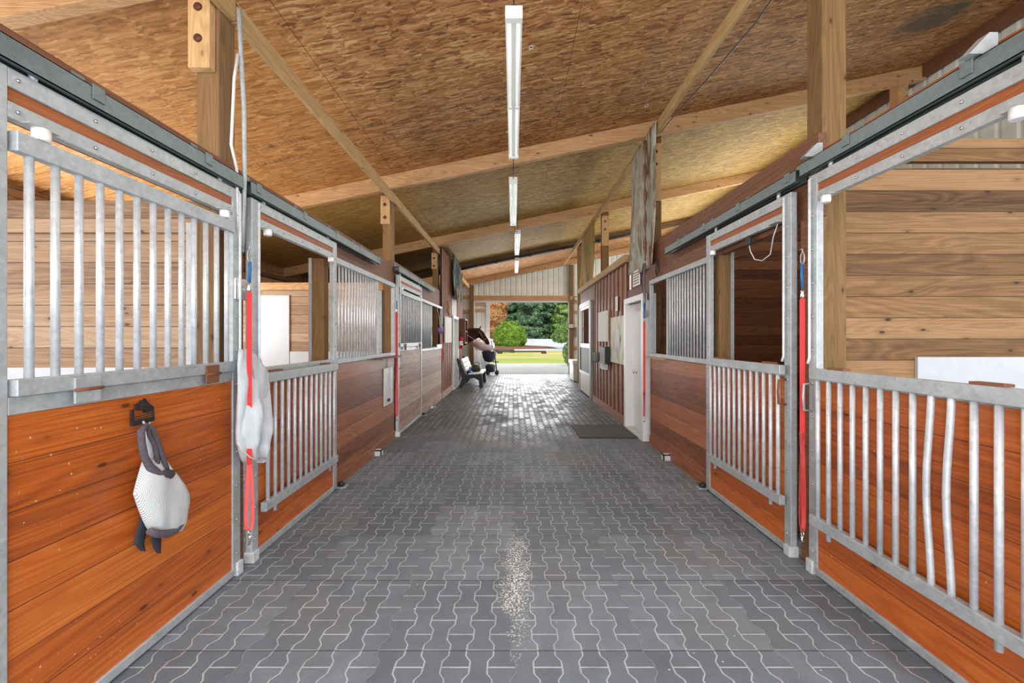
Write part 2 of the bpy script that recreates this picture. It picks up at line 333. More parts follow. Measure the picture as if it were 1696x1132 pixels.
def lathe(bm, c, prof, seg=14, axis='z', sx=1, sy=1):
    rings = []
    for r, h in prof:
        ring = []
        for k in range(seg):
            a = 2*PI*k/seg; p, q = r*math.cos(a)*sx, r*math.sin(a)*sy
            o = {'z': (p, q, h), 'x': (h, p, q), 'y': (p, h, q)}[axis]
            ring.append(bm.verts.new(Vector(c)+Vector(o)))
        rings.append(ring)
    for a, b in zip(rings, rings[1:]):
        for k in range(seg): f = bm.faces.new((a[k], a[(k+1) % seg], b[(k+1) % seg], b[k])); f.smooth = True
    bm.faces.new(rings[0][::-1]); bm.faces.new(rings[-1])
def prism(bm, pts, off):
    """extrude polygon pts (3-D) by vector off"""
    a = [bm.verts.new(p) for p in pts]; b = [bm.verts.new(Vector(p)+Vector(off)) for p in pts]
    bm.faces.new(a[::-1]); bm.faces.new(b)
    for i in range(len(a)): j = (i+1) % len(a); bm.faces.new((a[i], a[j], b[j], b[i]))
def B(*boxes):
    bm = bmesh.new()
    for b in boxes: box(bm, *b)
    return bm
def T(pts, r, seg=8):
    bm = bmesh.new(); tube(bm, pts, r, seg); return bm
def obj(name, bm, mat, parent=None, bevel=0, label=None, loc=None):
    bmesh.ops.recalc_face_normals(bm, faces=bm.faces)
    if parent is not None: o0 = ORG[parent.name]
    else:
        if loc is None:
            xs = [v.co.x for v in bm.verts]; ys = [v.co.y for v in bm.verts]; zs = [v.co.z for v in bm.verts]
            loc = ((min(xs)+max(xs))/2, (min(ys)+max(ys))/2, min(zs))
        o0 = Vector(loc)
    bmesh.ops.translate(bm, verts=bm.verts, vec=-o0)
    me = bpy.data.meshes.new(name); bm.to_mesh(me); bm.free()
    me.materials.append(mat if not isinstance(mat, str) else M[mat])
    o = bpy.data.objects.new(name, me); C.objects.link(o)
    if parent is not None: o.parent = parent
    else: o.location = o0
    ORG[o.name] = o0
    if bevel:
        m = o.modifiers.new('bevel', 'BEVEL'); m.width = bevel; m.segments = 2; m.limit_method = 'ANGLE'
    if label: o['label'] = label
    return o
def tag(o, label, cat, group=None, kind=None):
    o['label'] = label; o['category'] = cat
    if group: o['group'] = group
    if kind: o['kind'] = kind
    return o
def thing(name, label, cat, loc, group=None):
    o = bpy.data.objects.new(name, None); C.objects.link(o); o.location = loc; o.empty_display_size = .1
    ORG[o.name] = Vector(loc); return tag(o, label, cat, group)
def struct(name, bm, mat, parent=None, bevel=0):
    o = obj(name, bm, mat, parent, bevel, loc=(0, 0, 0) if parent is None else None)
    if parent is None: o['kind'] = 'structure'
    return o
def wallpt(px, py, X):
    """point of a wall plane x = X seen at pixel px,py"""
    d = X*F/(px-CX); return Vector((X, d, EYE+(CY-py)*d/F))
def deppt(px, py, d): return Vector(((px-CX)*d/F, d, EYE+(CY-py)*d/F))
SL = .205
def ceil_z(x): return 4.45+SL*x
WL, WR = 1.80, 1.965          # door faces
XL, XR = -5.7, 6.4            # outer walls

# ------------------------------------------------------------------ the setting
struct('floor', B((-5.7, 6.4, -3, 17.4, -.08, 0)), 'floor')
bm = bmesh.new()
for a, b in ((.0, .05),):
    v = [(XL-.3, -1.0), (XR+.2, -1.0), (XR+.2, 17.6), (XL-.3, 17.6)]
    lo = [bm.verts.new((x, y, ceil_z(x))) for x, y in v]; hi = [bm.verts.new((x, y, ceil_z(x)+.04)) for x, y in v]
    bm.faces.new(lo); bm.faces.new(hi[::-1])
    for i in range(4): bm.faces.new((lo[i], lo[(i+1) % 4], hi[(i+1) % 4], hi[i]))
struct('ceiling', bm, 'osb')
def ribbed(bm, u0, u1, z0, z1f, plane, axis, side=1, t=.012, pitch=.23):
    """metal siding with trapezoid ribs, running along axis x or y at the given plane"""
    n = max(1, int(round((u1-u0)/pitch))); pts = []
    for i in range(n):
        a = u0+(u1-u0)*i/n; s = (u1-u0)/n
        pts += [(a, 0), (a+s*.66, 0), (a+s*.76, 1), (a+s*.90, 1)]
    pts.append((u1, 0)); cols = []
    for u, k in pts:
        z1 = z1f(u) if callable(z1f) else z1f; w_ = plane+side*k*.022
        P = (lambda w2, z: (u, w2, z)) if axis == 'x' else (lambda w2, z: (w2, u, z))
        cols.append([bm.verts.new(P(w_, z0)), bm.verts.new(P(w_, z1)), bm.verts.new(P(w_+side*t, z1)), bm.verts.new(P(w_+side*t, z0))])
    for a, b in zip(cols, cols[1:]):
        for i in range(4): j = (i+1) % 4; bm.faces.new((a[i], a[j], b[j], b[i]))
    bm.faces.new(cols[0]); bm.faces.new(cols[-1][::-1])
EW = 17.45; OPL, OPR, OPT = -1.72, 2.45, 3.12
bm = bmesh.new()
ribbed(bm, XL, OPL-.02, 0, ceil_z, EW, 'x'); ribbed(bm, OPR+.02, XR, 0, ceil_z, EW, 'x'); ribbed(bm, OPL-.02, OPR+.02, OPT, ceil_z, EW, 'x')
struct('wall_back', bm, 'siding')
bm = bmesh.new()     # left outer wall; unseen window openings added to let light in
for y0, y1, z0, z1 in ((-1, 17.4, 0, 1.2), (-1, 17.4, 2.8, ceil_z(XL)), (-1, -.4, 1.2, 2.8), (2.5, 3.2, 1.2, 2.8), (6.0, 17.4, 1.2, 2.8)): ribbed(bm, y0, y1, z0, z1, XL, 'y', -1)
struct('wall_left', bm, 'boardy')
beam_l = obj('eave_beam', B((-5.68, -5.58, -.9, 14.1, 2.95, 3.02)), 'header'); tag(beam_l, 'dark beam along the top of the left outer wall', 'beam')
bm = bmesh.new()  # right outer wall; unseen openings cut in to admit light
for y0, y1, z0, z1 in ((-1, 17.4, 0, 1.2), (-1, 6, 3.1, ceil_z(XR)), (7.3, 16.2, 5.0, ceil_z(XR)), (6, 17.4, 1.2, 3.2), (6, 7.3, 3.2, ceil_z(XR)), (16.2, 17.4, 3.2, ceil_z(XR)), (2.5, 6, 1.2, 3.1), (-1, 0, 1.2, 3.1)): ribbed(bm, y0, y1, z0, z1, XR, 'y', 1)
struct('wall_right', bm, 'siding')
# end wall framing
G_END = 'girts on the end wall'
def beam(name, b, mat, label, cat, group=None, bevel=.004): return tag(obj(name, B(b), mat, None, bevel), label, cat, group)
beam('wooden_post', (-1.90, OPL, 17.26, 17.40, 0, 3.83), 'post', 'wooden post at the left side of the far doorway', 'post')
beam('wooden_post', (OPR, OPR+.17, 17.26, 17.40, 0, 4.72), 'post', 'wooden post at the right side of the far doorway', 'post')
beam('door_header', (OPL, OPR, 17.26, 17.40, 3.19, 3.38), 'rafter', 'brown wooden header beam over the far doorway', 'beam')
struct('trim_1', B((OPL-.02, OPR+.02, 17.38, 17.5, 3.10, 3.19), (OPL-.0, OPL+.04, 17.38, 17.5, 0, 3.10), (OPR-.04, OPR+.0, 17.38, 17.5, 0, 3.10)), 'white')
for i, z in enumerate((3.05, 2.62, 1.9, 1.05)):
    beam('wall_girt', (OPR+.17, 6.3, 17.36, 17.42, z, z+.13), 'rafter', 'horizontal wooden girt on white siding right of the far doorway, %s' % ('highest', 'second from the top', 'third from the top', 'lowest')[i], 'girt', G_END)
for i, z in enumerate((3.25, 2.62)):
    beam('wall_girt', (-5.6, -1.90, 17.36, 17.42, z, z+.15), 'rafter', 'horizontal wooden girt on white siding left of the far doorway, %s' % ('upper', 'lower')[i], 'girt', G_END)
# half-closed sliding door outside the opening
t = thing('sliding_barn_door', 'white ribbed sliding barn door half across the far doorway', 'door', (-2.2, 17.62, 0))
bm = bmesh.new(); ribbed(bm, -3.6, -1.18, .05, 3.2, 17.68, 'x', 1); obj('siding_panel', bm, 'siding', t)
obj('edge_trim', B((-1.20, -1.04, 17.60, 17.72, .03, 3.2)), 'white', t, .004)
for z in (2.98, 2.70, 1.02): obj('girt', B((-3.6, -1.20, 17.60, 17.675, z, z+.13)), 'rafter', t, .004)

# rafters
names = ['above the nearest posts at the upper left corner', 'crossing above the first hanging light', 'crossing the ceiling beyond the second light', 'darkened with painted shade, carrying a black pipe', 'nearest the far end wall']
RY = [2.505, 6.12, 9.88, 13.62, 17.2]
for y, nm in zip(RY, names):
    bm = bmesh.new(); x0, x1 = XL, XR-.05
    prism(bm, [(x0, y, ceil_z(x0)-.225), (x1, y, ceil_z(x1)-.225), (x1, y, ceil_z(x1)-.003), (x0, y, ceil_z(x0)-.003)], (0, .09, 0))
    tag(obj('ceiling_rafter', bm, 'rafter_shaded' if 13 < y < 14 else 'rafter', None, .004), 'sloping wooden rafter ' + nm, 'rafter', 'rafters under the ceiling')
pipe = T([(x, 13.52, ceil_z(x)-.20) for x in [-1.75+i*.5 for i in range(13)]], .032, 8)
po = tag(obj('black_pipe', pipe, 'black'), 'black plastic pipe clipped along the rafter with painted shade', 'pipe')
for x in (-.6, .55, 1.7, 2.9): obj('pipe_clip', B((x, x+.05, 13.47, 13.60, ceil_z(x)-.26, ceil_z(x)-.15)), 'dark', po)

# girders along the post lines
LY = [2.60, 6.30, 10.19, 13.9]; RYp = [2.87, 6.45, 9.9, 13.5]
for i, (a, b) in enumerate(((.4, 2.7), (2.7, 6.25), (6.25, 10.2), (10.2, 13.3), (13.3, 17.1))):
    nm = ['nearest, beside the bolted post', 'second, ending at the middle bolted post', 'third, ending beside the dark banner', 'fourth, behind the dark banner', 'farthest, near the end wall'][i]
    beam('ceiling_girder', (-1.92, -1.875, a+.005, b-.005, 3.69, 3.83), 'girder', 'long wooden brace along the left post line, '+nm, 'beam', 'left line of ceiling braces')
for i, (a, b) in enumerate(((.6, 2.9), (2.9, 6.1), (6.22, 9.87), (9.98, 12.3), (12.3, 16))):
    nm = ['nearest, at the top edge of the photo', 'second, meeting the tall banner', 'third, between the two banners', 'fourth, holding the colourful banner', 'farthest, pale end near the far wall'][i]
    beam('ceiling_girder', (2.04, 2.085, a+.005, b-.005, 4.49, 4.635), 'girder', 'long wooden brace along the right post line, '+nm, 'beam', 'right line of ceiling braces')
# posts
def post(x0, x1, y, top, label, block=None, channel=None, ytop=None):
    t = thing('wooden_post', label, 'post', ((x0+x1)/2, y+.075, 0), 'square wooden roof posts')
    obj('shaft', B((x0, x1, y, y+.15, 0, top)), 'post', t, .006)
    if block:
        zb, zt = block; bl = obj('scab_block', B((x0-.015, x1-.02, y-.055, y, zb, zt)), 'block', t, .005, 'pale wood block')
        for k in range(2):
            bm = bmesh.new(); lathe(bm, ((x0+x1)/2-.02, y-.055, zt-.14-.2*k), [(.026, 0), (.026, -.008), (.012, -.016)], 10, 'y'); obj('bolt_head', bm, 'bolt', bl)
    if channel:
        a, b = channel; obj('metal_channel', B((a, b, y-.02, y+.05, 1.3, 2.3)), 'steel', t, .003)
    return t
post(-2.065, -1.92, 2.60, ceil_z(-2.07)-.01, 'square wooden post nearest on the left with two bolt heads', (3.28, 3.805), (-2.12, -2.07))
post(-2.065, -1.92, 6.30, ceil_z(-2.07)-.01, 'square wooden post above the middle of the left stalls with bolted block', (3.34, 3.78), (-2.12, -2.07))
post(-2.065, -1.92, 10.19, ceil_z(-2.07)-.01, 'square wooden post left of the dark banner', (3.3, 3.72))
post(2.225, 2.40, 2.87, ceil_z(2.22)-.01, 'thick square wooden post rising at the near right')
post(2.225, 2.40, 6.45, ceil_z(2.22)-.01, 'square wooden post beside the tall weathered banner', (3.75, 4.68))
post(2.225, 2.40, 9.99, ceil_z(2.22)-.01, 'square wooden post between the two right banners', (3.85, 4.60))
post(2.225, 2.40, 13.73, ceil_z(2.22)-.01, 'square wooden post behind the colourful banner')
def jamb(x0, x1, y, zt, label):
    t = thing('jamb_post', label, 'post', ((x0+x1)/2, y+.05, 0)); obj('shaft', B((x0, x1, y, y+.1, 0, zt)), 'post', t, .004)
    s = 1 if x0 > 0 else -1; e = x1 if s > 0 else x0
    obj('metal_channel', B((min(e, e+s*.03), max(e, e+s*.03), y-.01, y+.05, 1.2, zt)), 'steel', t)
jamb(-2.02, -1.90, 4.0, 2.35, 'narrow wooden jamb post inside the second left stall doorway')
jamb(2.05, 2.155, 3.95, 2.45, 'narrow wooden jamb post inside the second right stall doorway')

# stall dividers and inner sheets
def divider(y, x0, x1, top, mat, label, extra=None):
    return tag(obj('stall_divider', B((x0, x1, y, y+.05, 0, top)), mat), label, 'partition', 'board partitions between stalls')
divider(2.76, -5.68, -2.07, 2.42, 'boardx', 'board partition seen through the barred near left door')
divider(6.46, -5.68, -2.07, 2.42, 'boardx', 'board partition seen through the second left stall doorway')
beam('top_plank', (-5.68, -2.07, 2.72, 2.757, 2.27, 2.49), 'boardx', 'wide rough top plank on the near left partition', 'plank')
beam('top_plank', (-5.68, -2.07, 6.40, 6.455, 2.32, 2.44), 'rafter', 'wooden top rail on the second left partition', 'plank')
divider(2.93, 2.41, 6.35, 2.80, 'boardxr', 'tan board partition seen through the near right doorway')
beam('top_plank', (2.41, 6.35, 2.93, 2.98, 2.85, 3.02), 'boardxr', 'separate top board above the gap of the near right partition', 'plank')
bm = bmesh.new(); prism(bm, [(2.42, 6.62, 0), (6.35, 6.62, 0), (6.35, 6.62, 3.72), (2.42, 6.62, 3.05)], (0, .05, 0))
tag(obj('stall_divider', bm, 'boardxd'), 'dark board partition seen through the second right doorway', 'partition', 'board partitions between stalls')
divider(10.3, -5.68, -2.07, 2.42, 'boardx', 'board partition behind the third left stall')
tag(obj('liner_sheet', B((-5.6, -2.12, 2.735, 2.757, .05, 1.345))if False else B((-5.6, -2.12, 2.742, 2.757, .05, 1.345)), 'hdpe'), 'white plastic sheet low on the near left partition', 'panel')
tag(obj('liner_sheet', B((-4.10, -3.62, 6.44, 6.457, .05, 2.24)), 'hdpe', None, .003), 'tall white panel inside the second left stall', 'panel')
tag(obj('liner_sheet', B((-3.61, -2.15, 6.44, 6.457, .05, 1.33)), 'hdpe'), 'low white sheet beside the tall white panel in the second left stall', 'panel')
tag(obj('liner_sheet', B((2.95, 6.3, 2.905, 2.927, .05, 1.41)), 'hdpe'), 'white plastic sheet low on the near right partition', 'panel')
bm = bmesh.new(); prism(bm, [(2.43, 6.58, 2.55), (3.9, 6.58, 2.92), (3.9, 6.58, 3.10), (2.43, 6.58, 2.73)], (0, .035, 0))
tag(obj('diagonal_brace', bm, 'header', None, .003), 'slanting dark board high inside the second right stall', 'brace')
beam('eave_purlin', (6.28, 6.38, -.9, 17.2, 5.56, 5.74), 'header', 'dark wooden purlin along the top of the right outer wall', 'purlin')
# little wooden stubs under the roof on the right
beam('roof_stub', (5.9, 6.05, 6.1, 6.25, 5.0, 5.52), 'rafter', 'short pale wooden upright under the rafter at the right eave', 'stub')

# ------------------------------------------------------------------ stall fronts
def SX(s, n): return s*((WR if s > 0 else WL)-n)
def sb(s, n0, n1, y0, y1, z0, z1):
    a, b = SX(s, n0), SX(s, n1); return (min(a, b), max(a, b), y0, y1, z0, z1)
def bars(parent, s, n, y0, y1, cnt, z0, z1, r=.0135, bent=(), over=()):
    for i in range(cnt):
        y = y0+(y1-y0)*i/(cnt-1); zz0 = z0-.075 if i in over else z0
        k = .022 if i in bent else 0
        obj('bar', T([(SX(s, n), y, zz0), *[(SX(s, n), y+k*math.sin(PI*q/12)**2, z0+(z1-z0)*q/12) for q in (range(1, 12) if k else ())], (SX(s, n), y, z1)], r), 'bar', parent)
def bolts(bm, s, n, pts):
    for y, z in pts:
        x = SX(s, n); lathe(bm, (x, y, z), [(.008, 0), (.007, -s*.004), (.003, -s*.006)], 6, 'x')
def stall_door(s, y0, y1, label, dz=0, gdown=True, gspan=None, cross=False, mat='varnish', near_face=True, mid=1.336, rusty=False):
    t = thing('stall_door', label, 'door', (SX(s, 0), (y0+y1)/2, 0), 'galvanised sliding stall doors')
    sw = .07; top = 2.585+dz
    obj('stile', B(sb(s, -.045, 0, y0, y0+sw, .02, top)), 'steel', t, .004)
    obj('stile', B(sb(s, -.045, 0, y1-sw, y1, .02, top)), 'steel', t, .004)
    obj('top_rail', B(sb(s, -.04, -.002, y0+sw, y1-sw, top-.07, top)), 'steel', t, .004)
    obj('wood_strip', B(sb(s, -.035, -.012, y0+sw, y1-sw, top-.12, top-.07)), 'strip', t)
    obj('window_rail', B(sb(s, -.04, -.002, y0+sw, y1-sw, top-.18, top-.12)), 'steel', t, .004)
    obj('middle_rail', B(sb(s, -.04, -.002, y0+sw, y1-sw, mid-.065, mid)), 'steel', t, .004)
    obj('bottom_rail', B(sb(s, -.04, .004, y0+sw, y1-sw, .015, .06)), 'steel', t, .004)
    obj('board_panel', B(sb(s, -.035, -.010, y0+sw, y1-sw, .06, mid-.065)), mat, t)
    obj('shoe', B(sb(s, -.05, .02, y0-.01 if near_face else y0, y0+.05, .0, .07)) if y0 > 2.7 else B(sb(s, -.05, .012, y1-.04, y1+.012, .0, .085)), 'white_steel', t, .003)
    bm = bmesh.new(); pts = [(y0+.035, .15+.22*k) for k in range(11)]+[(y1-.035, .15+.22*k) for k in range(11)]
    pts += [(y0+.1+(y1-y0-.2)*k/4, top-.035) for k in range(5)]+[(y0+.1+(y1-y0-.2)*k/4, top-.15) for k in range(5)]
    bolts(bm, s, 0, pts); obj('bolt_row', bm, 'chrome', t)
    for yy in (y0+.16, y1-.16):      # hanger stems up into the track and white bumper knobs
        obj('hanger', T([(SX(s, -.02), yy, top-.01), (SX(s, -.02), yy, top+.07)], .013), 'bar', t)
        if not rusty or yy > (y0+y1)/2:
            bm = bmesh.new(); lathe(bm, (SX(s, .012), yy, top-.225), [(.024, 0), (.027, .01), (.027, .045)], 12); obj('bumper_knob', bm, 'plastic', t)
        bm = B(sb(s, -.03, .03, yy-.05, yy+.05, top-.181, top-.175)); obj('knob_plate', bm, 'steel', t)
    # latch handle and drop rod on the stile away from the aisle end
    e = y1-.03 if y0 < 2 else y0+.05
    hz = 1.16
    obj('handle', T([(SX(s, 0), e, hz+.09), (SX(s, .05), e+.005, hz+.085), (SX(s, .055), e+.005, hz), (SX(s, .05), e+.005, hz-.085), (SX(s, 0), e, hz-.09)], .008), 'rust' if rusty else 'steel', t)
    obj('drop_rod', T([(SX(s, .0), e, top-.02), (SX(s, .018), e, top-.03), (SX(s, .018), e, 1.42), (SX(s, .03), e, 1.38)], .008), 'white_steel', t)
    # grille
    g0, g1 = gspan or (y0+sw+.01, y1-sw-.01)
    nb = 13; a, b = g0+.05, g1-.05
    if gdown:
        n = .045; zt, zb = mid+.02-(.055 if s < 0 else 0), mid-.98-(.03 if s < 0 else 0)
        fr = obj('folding_grille', B(sb(s, n-.02, n+.022, g0, g1, zt-.068, zt), sb(s, n-.02, n+.022, g0, g1, zb, zb+.065)), 'steel', t, .003)
        bars(fr, s, n, a, b, nb, zb+.03, zt-.03, bent=(3, 4) if s > 0 and y0 < 2 else (), over=(0+1, nb-2))
        obj('hinge', B(sb(s, 0, n, g0+.12, g0+.24, zt, zt+.012)), 'rust', fr); obj('hinge', B(sb(s, 0, n, g1-.24, g1-.12, zt, zt+.012)), 'rust', fr)
    else:
        n = .002; zb, zt = mid+.002, top-.225
        fr = obj('folding_grille', B(sb(s, n-.022, n+.02, g0, g1, zt-.072, zt), sb(s, n-.022, n+.02, g0, g1, zb, zb+.062)), 'steel', t, .003)
        bars(fr, s, n, a, b, nb, zb+.03, zt-.03)
        for yy in (g0+.23, g1-.20):
            h = obj('hinge', B(sb(s, n+.02, n+.03, yy-.05, yy+.05, zb-.055, zb+.05)), 'steel' if yy < 2 else 'rust', fr, .002)
            obj('hinge_pin', T([(SX(s, n+.034), yy-.055, zb), (SX(s, n+.034), yy+.055, zb)], .007), 'rust', h)
    return t
d1 = stall_door(-1, 1.35, 2.63, 'barred sliding stall door nearest on the left with closed grille', -.065, False)
d2 = stall_door(-1, 2.745, 4.07, 'second left stall door with its grille folded down', -.065, True, (2.80, 3.95))
d3 = stall_door(-1, 6.25, 7.86, 'third left stall door, boards paled by painted glare and closed bars', -.04, False, mat='varnish_glare', mid=1.40)
d4 = stall_door(1, 1.38, 2.65, 'sliding stall door nearest on the right with its grille folded down', .035, True, (1.44, 2.56))
d5 = stall_door(1, 2.82, 4.06, 'second right stall door with wires dangling in its open window', 0, True, (2.84, 3.92), rusty=True)
# wall boards between the doors + headers
def board(s, y0, y1, z0, z1, n0, n1, mat, name, label, cat='board'):
    return tag(obj(name, B(sb(s, n0, n1, y0, y1, z0, z1)), mat, None, .003), label, cat)
board(-1, 1.0, 6.13, 2.37, 2.70, -.12, -.07, 'header', 'header_board', 'long brown header board over the near left stalls', 'beam')
board(-1, 6.15, 10.17, 2.37, 2.76, -.12, -.07, 'header', 'header_board', 'brown header board over the third left stall', 'beam')
board(1, 1.0, 2.66, 2.53, 2.80, -.14, -.08, 'strip', 'header_board', 'rough orange header board over the near right door', 'beam')
board(1, 2.67, 6.9, 2.37, 2.93, -.14, -.08, 'header', 'header_board', 'tall brown header board over the second right stall', 'beam')
board(-1, 2.635, 2.74, 0, 2.37, -.10, -.055, 'header', 'divider_board', 'narrow brown board between the two near left doors')
board(1, 2.655, 2.80, 0, 2.37, -.10, -.055, 'header', 'divider_board', 'narrow brown board between the two near right doors')
# door tracks
def track(s, y0, y1, z0, label):
    t = thing('door_track', label, 'track', (SX(s, 0), (y0+y1)/2, z0), 'galvanised door tracks')
    bm = bmesh.new(); a, b = -.055, .025; h = .085; k = .004
    for bx in ((a, b, h-k, h), (a, a+k, 0, h), (b-k, b, 0, h), (b-.025, b, 0, k), (a, a+.025, 0, k)):
        box(bm, *(lambda q: (q[0], q[1], y0, y1, z0+bx[2], z0+bx[3]))(sb(s, bx[0], bx[1], y0, y1, 0, 1)))
    obj('channel', bm, 'track', t)
    y = y0+.06
    while y < y1:
        obj('track_bracket', B(sb(s, -.07, .031, y, y+.05, z0+.03, z0+.095), sb(s, -.07, -.058, y, y+.05, z0+.095, z0+.15)), 'track', t, .003); y += .62
track(-1, 1.0, 2.62, 2.53, 'galvanised track over the near left barred door')
track(-1, 2.70, 5.33, 2.53, 'galvanised track over the second left stall door')
track(-1, 6.2, 9.0, 2.58, 'galvanised track over the third left stall door')
track(1, 1.0, 2.70, 2.64, 'galvanised track over the near right door')
track(1, 2.74, 5.1, 2.62, 'galvanised track over the second right stall door')
for y, z in ((2.60, 2.735), (1.66, 2.735)):
    bm = bmesh.new(); x = 1.90; prism(bm, [(x, y, z), (x+.085, y, z+.09), (x+.12, y, z+.09), (x+.12, y, z)], (0, .045, 0))
    tag(obj('track_bracket', bm, 'steel'), 'triangular metal bracket above the near right track, %s one' % ('farther' if y > 2 else 'nearer'), 'bracket')
# fixed fronts
def front(s, y0, y1, label, barspan, nb, mat, feed=None, top=2.38, zb=0.0):
    t = thing('barred_partition', label, 'stall front', (SX(s, -.03), (y0+y1)/2, 0))
    obj('board_panel', B(sb(s, -.07, -.03, y0, y1, 0, 1.28)), mat, t)
    obj('sill_rail', B(sb(s, -.07, -.012, y0, y1, 1.28, 1.33)), 'steel', t, .003)
    obj('top_rail', B(sb(s, -.07, -.012, y0, y1, top-.06, top)), 'steel', t, .003)
    obj('end_stile', B(sb(s, -.07, -.015, y1-.03, y1, 1.33, top-.06)), 'steel', t, .003)
    obj('kick_board', B(sb(s, -.03, -.015, y0, y1, 0, .13)), mat, t, .003)
    g = obj('grille', B(sb(s, -.065, -.03, barspan[1]+.05, barspan[1]+.09, 1.33, top-.06)), 'steel', t)
    bars(g, s, -.045, barspan[0], barspan[1], nb, 1.33, top-.06, .012)
    if feed:
        f = obj('feed_flap', B(sb(s, -.03, -.012, feed[0], feed[1], feed[2], feed[3])), 'white_steel', t, .003, 'white feed flap')
        obj('flap_latch', B(sb(s, -.012, .004, feed[0]+.12, feed[0]+.2, feed[2]+.05, feed[2]+.09)), 'dark', f)
    return t
front(-1, 4.10, 6.13, 'left stall front of brown boards with bars and white feed flap', (4.14, 5.32), 15, 'varnish_dark', (5.62, 6.0, .58, 1.12))
front(-1, 7.88, 10.17, 'stall front of boards paled by painted glare beyond the third left door', (7.95, 8.9), 12, 'varnish_glare', top=2.34)
front(1, 4.08, 5.80, 'right stall front of brown boards with white vertical bars', (4.12, 5.10), 14, 'varnish_dark')
# stops, rollers, sill ledge
def stopb(s, y, label): tag(obj('door_stop', B(sb(s, -.015, .07, y, y+.012, 0, .075), sb(s, .058, .07, y, y+.08, 0, .075), sb(s, -.015, .07, y, y+.08, .063, .075)), 'white_steel'), label, 'door stop')
stopb(-1, 5.22, 'small pale metal stop at the foot of the left stall front'); stopb(1, 5.02, 'small pale metal stop at the foot of the right stall front')
stopb(-1, 8.75, 'small metal stop at the foot of the pale left stall front')
def roller(s, y, label):
    t = thing('floor_roller', label, 'roller', (SX(s, .02), y, 0))
    bm = bmesh.new(); lathe(bm, (SX(s, .02), y, .015), [(.018, 0), (.032, .005), (.034, .03), (.026, .042), (.01, .05)], 12); obj('wheel', bm, 'dark', t)
    obj('foot_plate', B(sb(s, -.03, .07, y-.03, y+.04, 0, .012)), 'steel', t)
roller(-1, 4.13, 'dark guide roller at the foot of the second left door'); roller(1, 4.10, 'dark guide roller at the foot of the second right door')
roller(-1, 7.93, 'dark guide roller at the foot of the third left door')
tag(obj('wood_ledge', B(sb(-1, -.03, .09, 5.2, 6.1, 1.262, 1.278)), 'brown'), 'thin brown ledge under the left stall bars', 'ledge')
tag(obj('wood_ledge', B(sb(1, -.03, .05, 5.2, 5.79, 1.262, 1.278)), 'girder'), 'thin pale ledge under the right stall bars', 'ledge')

# ------------------------------------------------------------------ battened walls, doors further along
def battens(name, s, y0, y1, z0, z1, label, n=-.03, skip=()):
    o = struct(name, B(sb(s, n-.04, n, y0, y1, z0, z1)), 'batten')
    k = 0; y = y0+.02
    while y < y1-.04:
        if not any(a-.03 < y < b for a, b in skip): obj('batten', B(sb(s, n, n+.02, y, y+.045, z0, z1)), 'batten_strip', o, .003); k += 1
        y += .30
    return o
battens('wall_left_2', -1, 10.2, 11.85, 0, ceil_z(-1.83)-.225+.0, '')
battens('wall_left_3', -1, 12.95, 14.25, 0, ceil_z(-1.83)-.0-.225, '')
struct('wall_left_4', B(sb(-1, -.07, -.03, 11.85, 12.95, 2.2, ceil_z(-1.83)-.225)), 'batten')
struct('wall_left_5', B((XL+.1, -1.87, 14.2, 14.25, 0, ceil_z(XL)), ), 'boardx')
struct('baseboard_left', B(sb(-1, -.03, .0, 10.2, 11.8, 0, .16), sb(-1, -.03, 0, 13.0, 14.25, 0, .16)), 'varnish_glare')
battens('wall_right_2', 1, 6.98, 9.95, 0, 2.86, '')
struct('wall_right_3', B(sb(1, -.07, -.03, 5.83, 6.98, 2.12, 2.37), sb(1, -.07, -.03, 9.95, 11.8, 2.5, 2.86)), 'batten')
struct('wall_right_4', B((2.1, 6.3, 11.9, 11.95, 0, 2.8)), 'batten')
struct('baseboard_right', B(sb(1, -.03, 0, 6.98, 9.95, 0, .15)), 'varnish_dark')
beam('wall_plate', (1.93, 2.10, 6.92, 11.9, 2.87, 3.0), 'girder', 'pale greenish timber plate lying along the top of the right battened wall', 'beam')
# white door right
def white_door(nm, s, y0, y1, zt, mat_panel='white', depth=.12):
    o = struct(nm, B(sb(s, -depth-.05, .0+.03, y0-.0, y0+.09, 0, zt), sb(s, -depth-.05, .03, y1-.09, y1, 0, zt), sb(s, -depth-.05, .03, y0+.09, y1-.09, zt-.09, zt)), 'white', None, .004)
    obj('door_leaf', B(sb(s, -depth-.045, -depth, y0+.09, y1-.09, .03, zt-.09)), mat_panel, o, .003)
    obj('threshold', B(sb(s, -depth-.05, .04, y0+.09, y1-.09, 0, .03)), 'conc', o)
    return o
wd = white_door('door_1', 1, 5.95, 6.97, 2.22)
kn = bmesh.new(); lathe(kn, (SX(1, -.12), 6.72, .98), [(.03, 0), (.03, -.01), (.012, -.015), (.012, -.035), (.028, -.045), (.03, -.06), (.012, -.07)], 12, 'x'); obj('door_knob', kn, 'chrome', wd)
wd2 = white_door('door_2', -1, 11.85, 12.95, 2.22)
obj('door_blind', B(sb(1, -.119, -.115, 6.15, 6.22, 1.1, 1.75)), 'dark', wd)
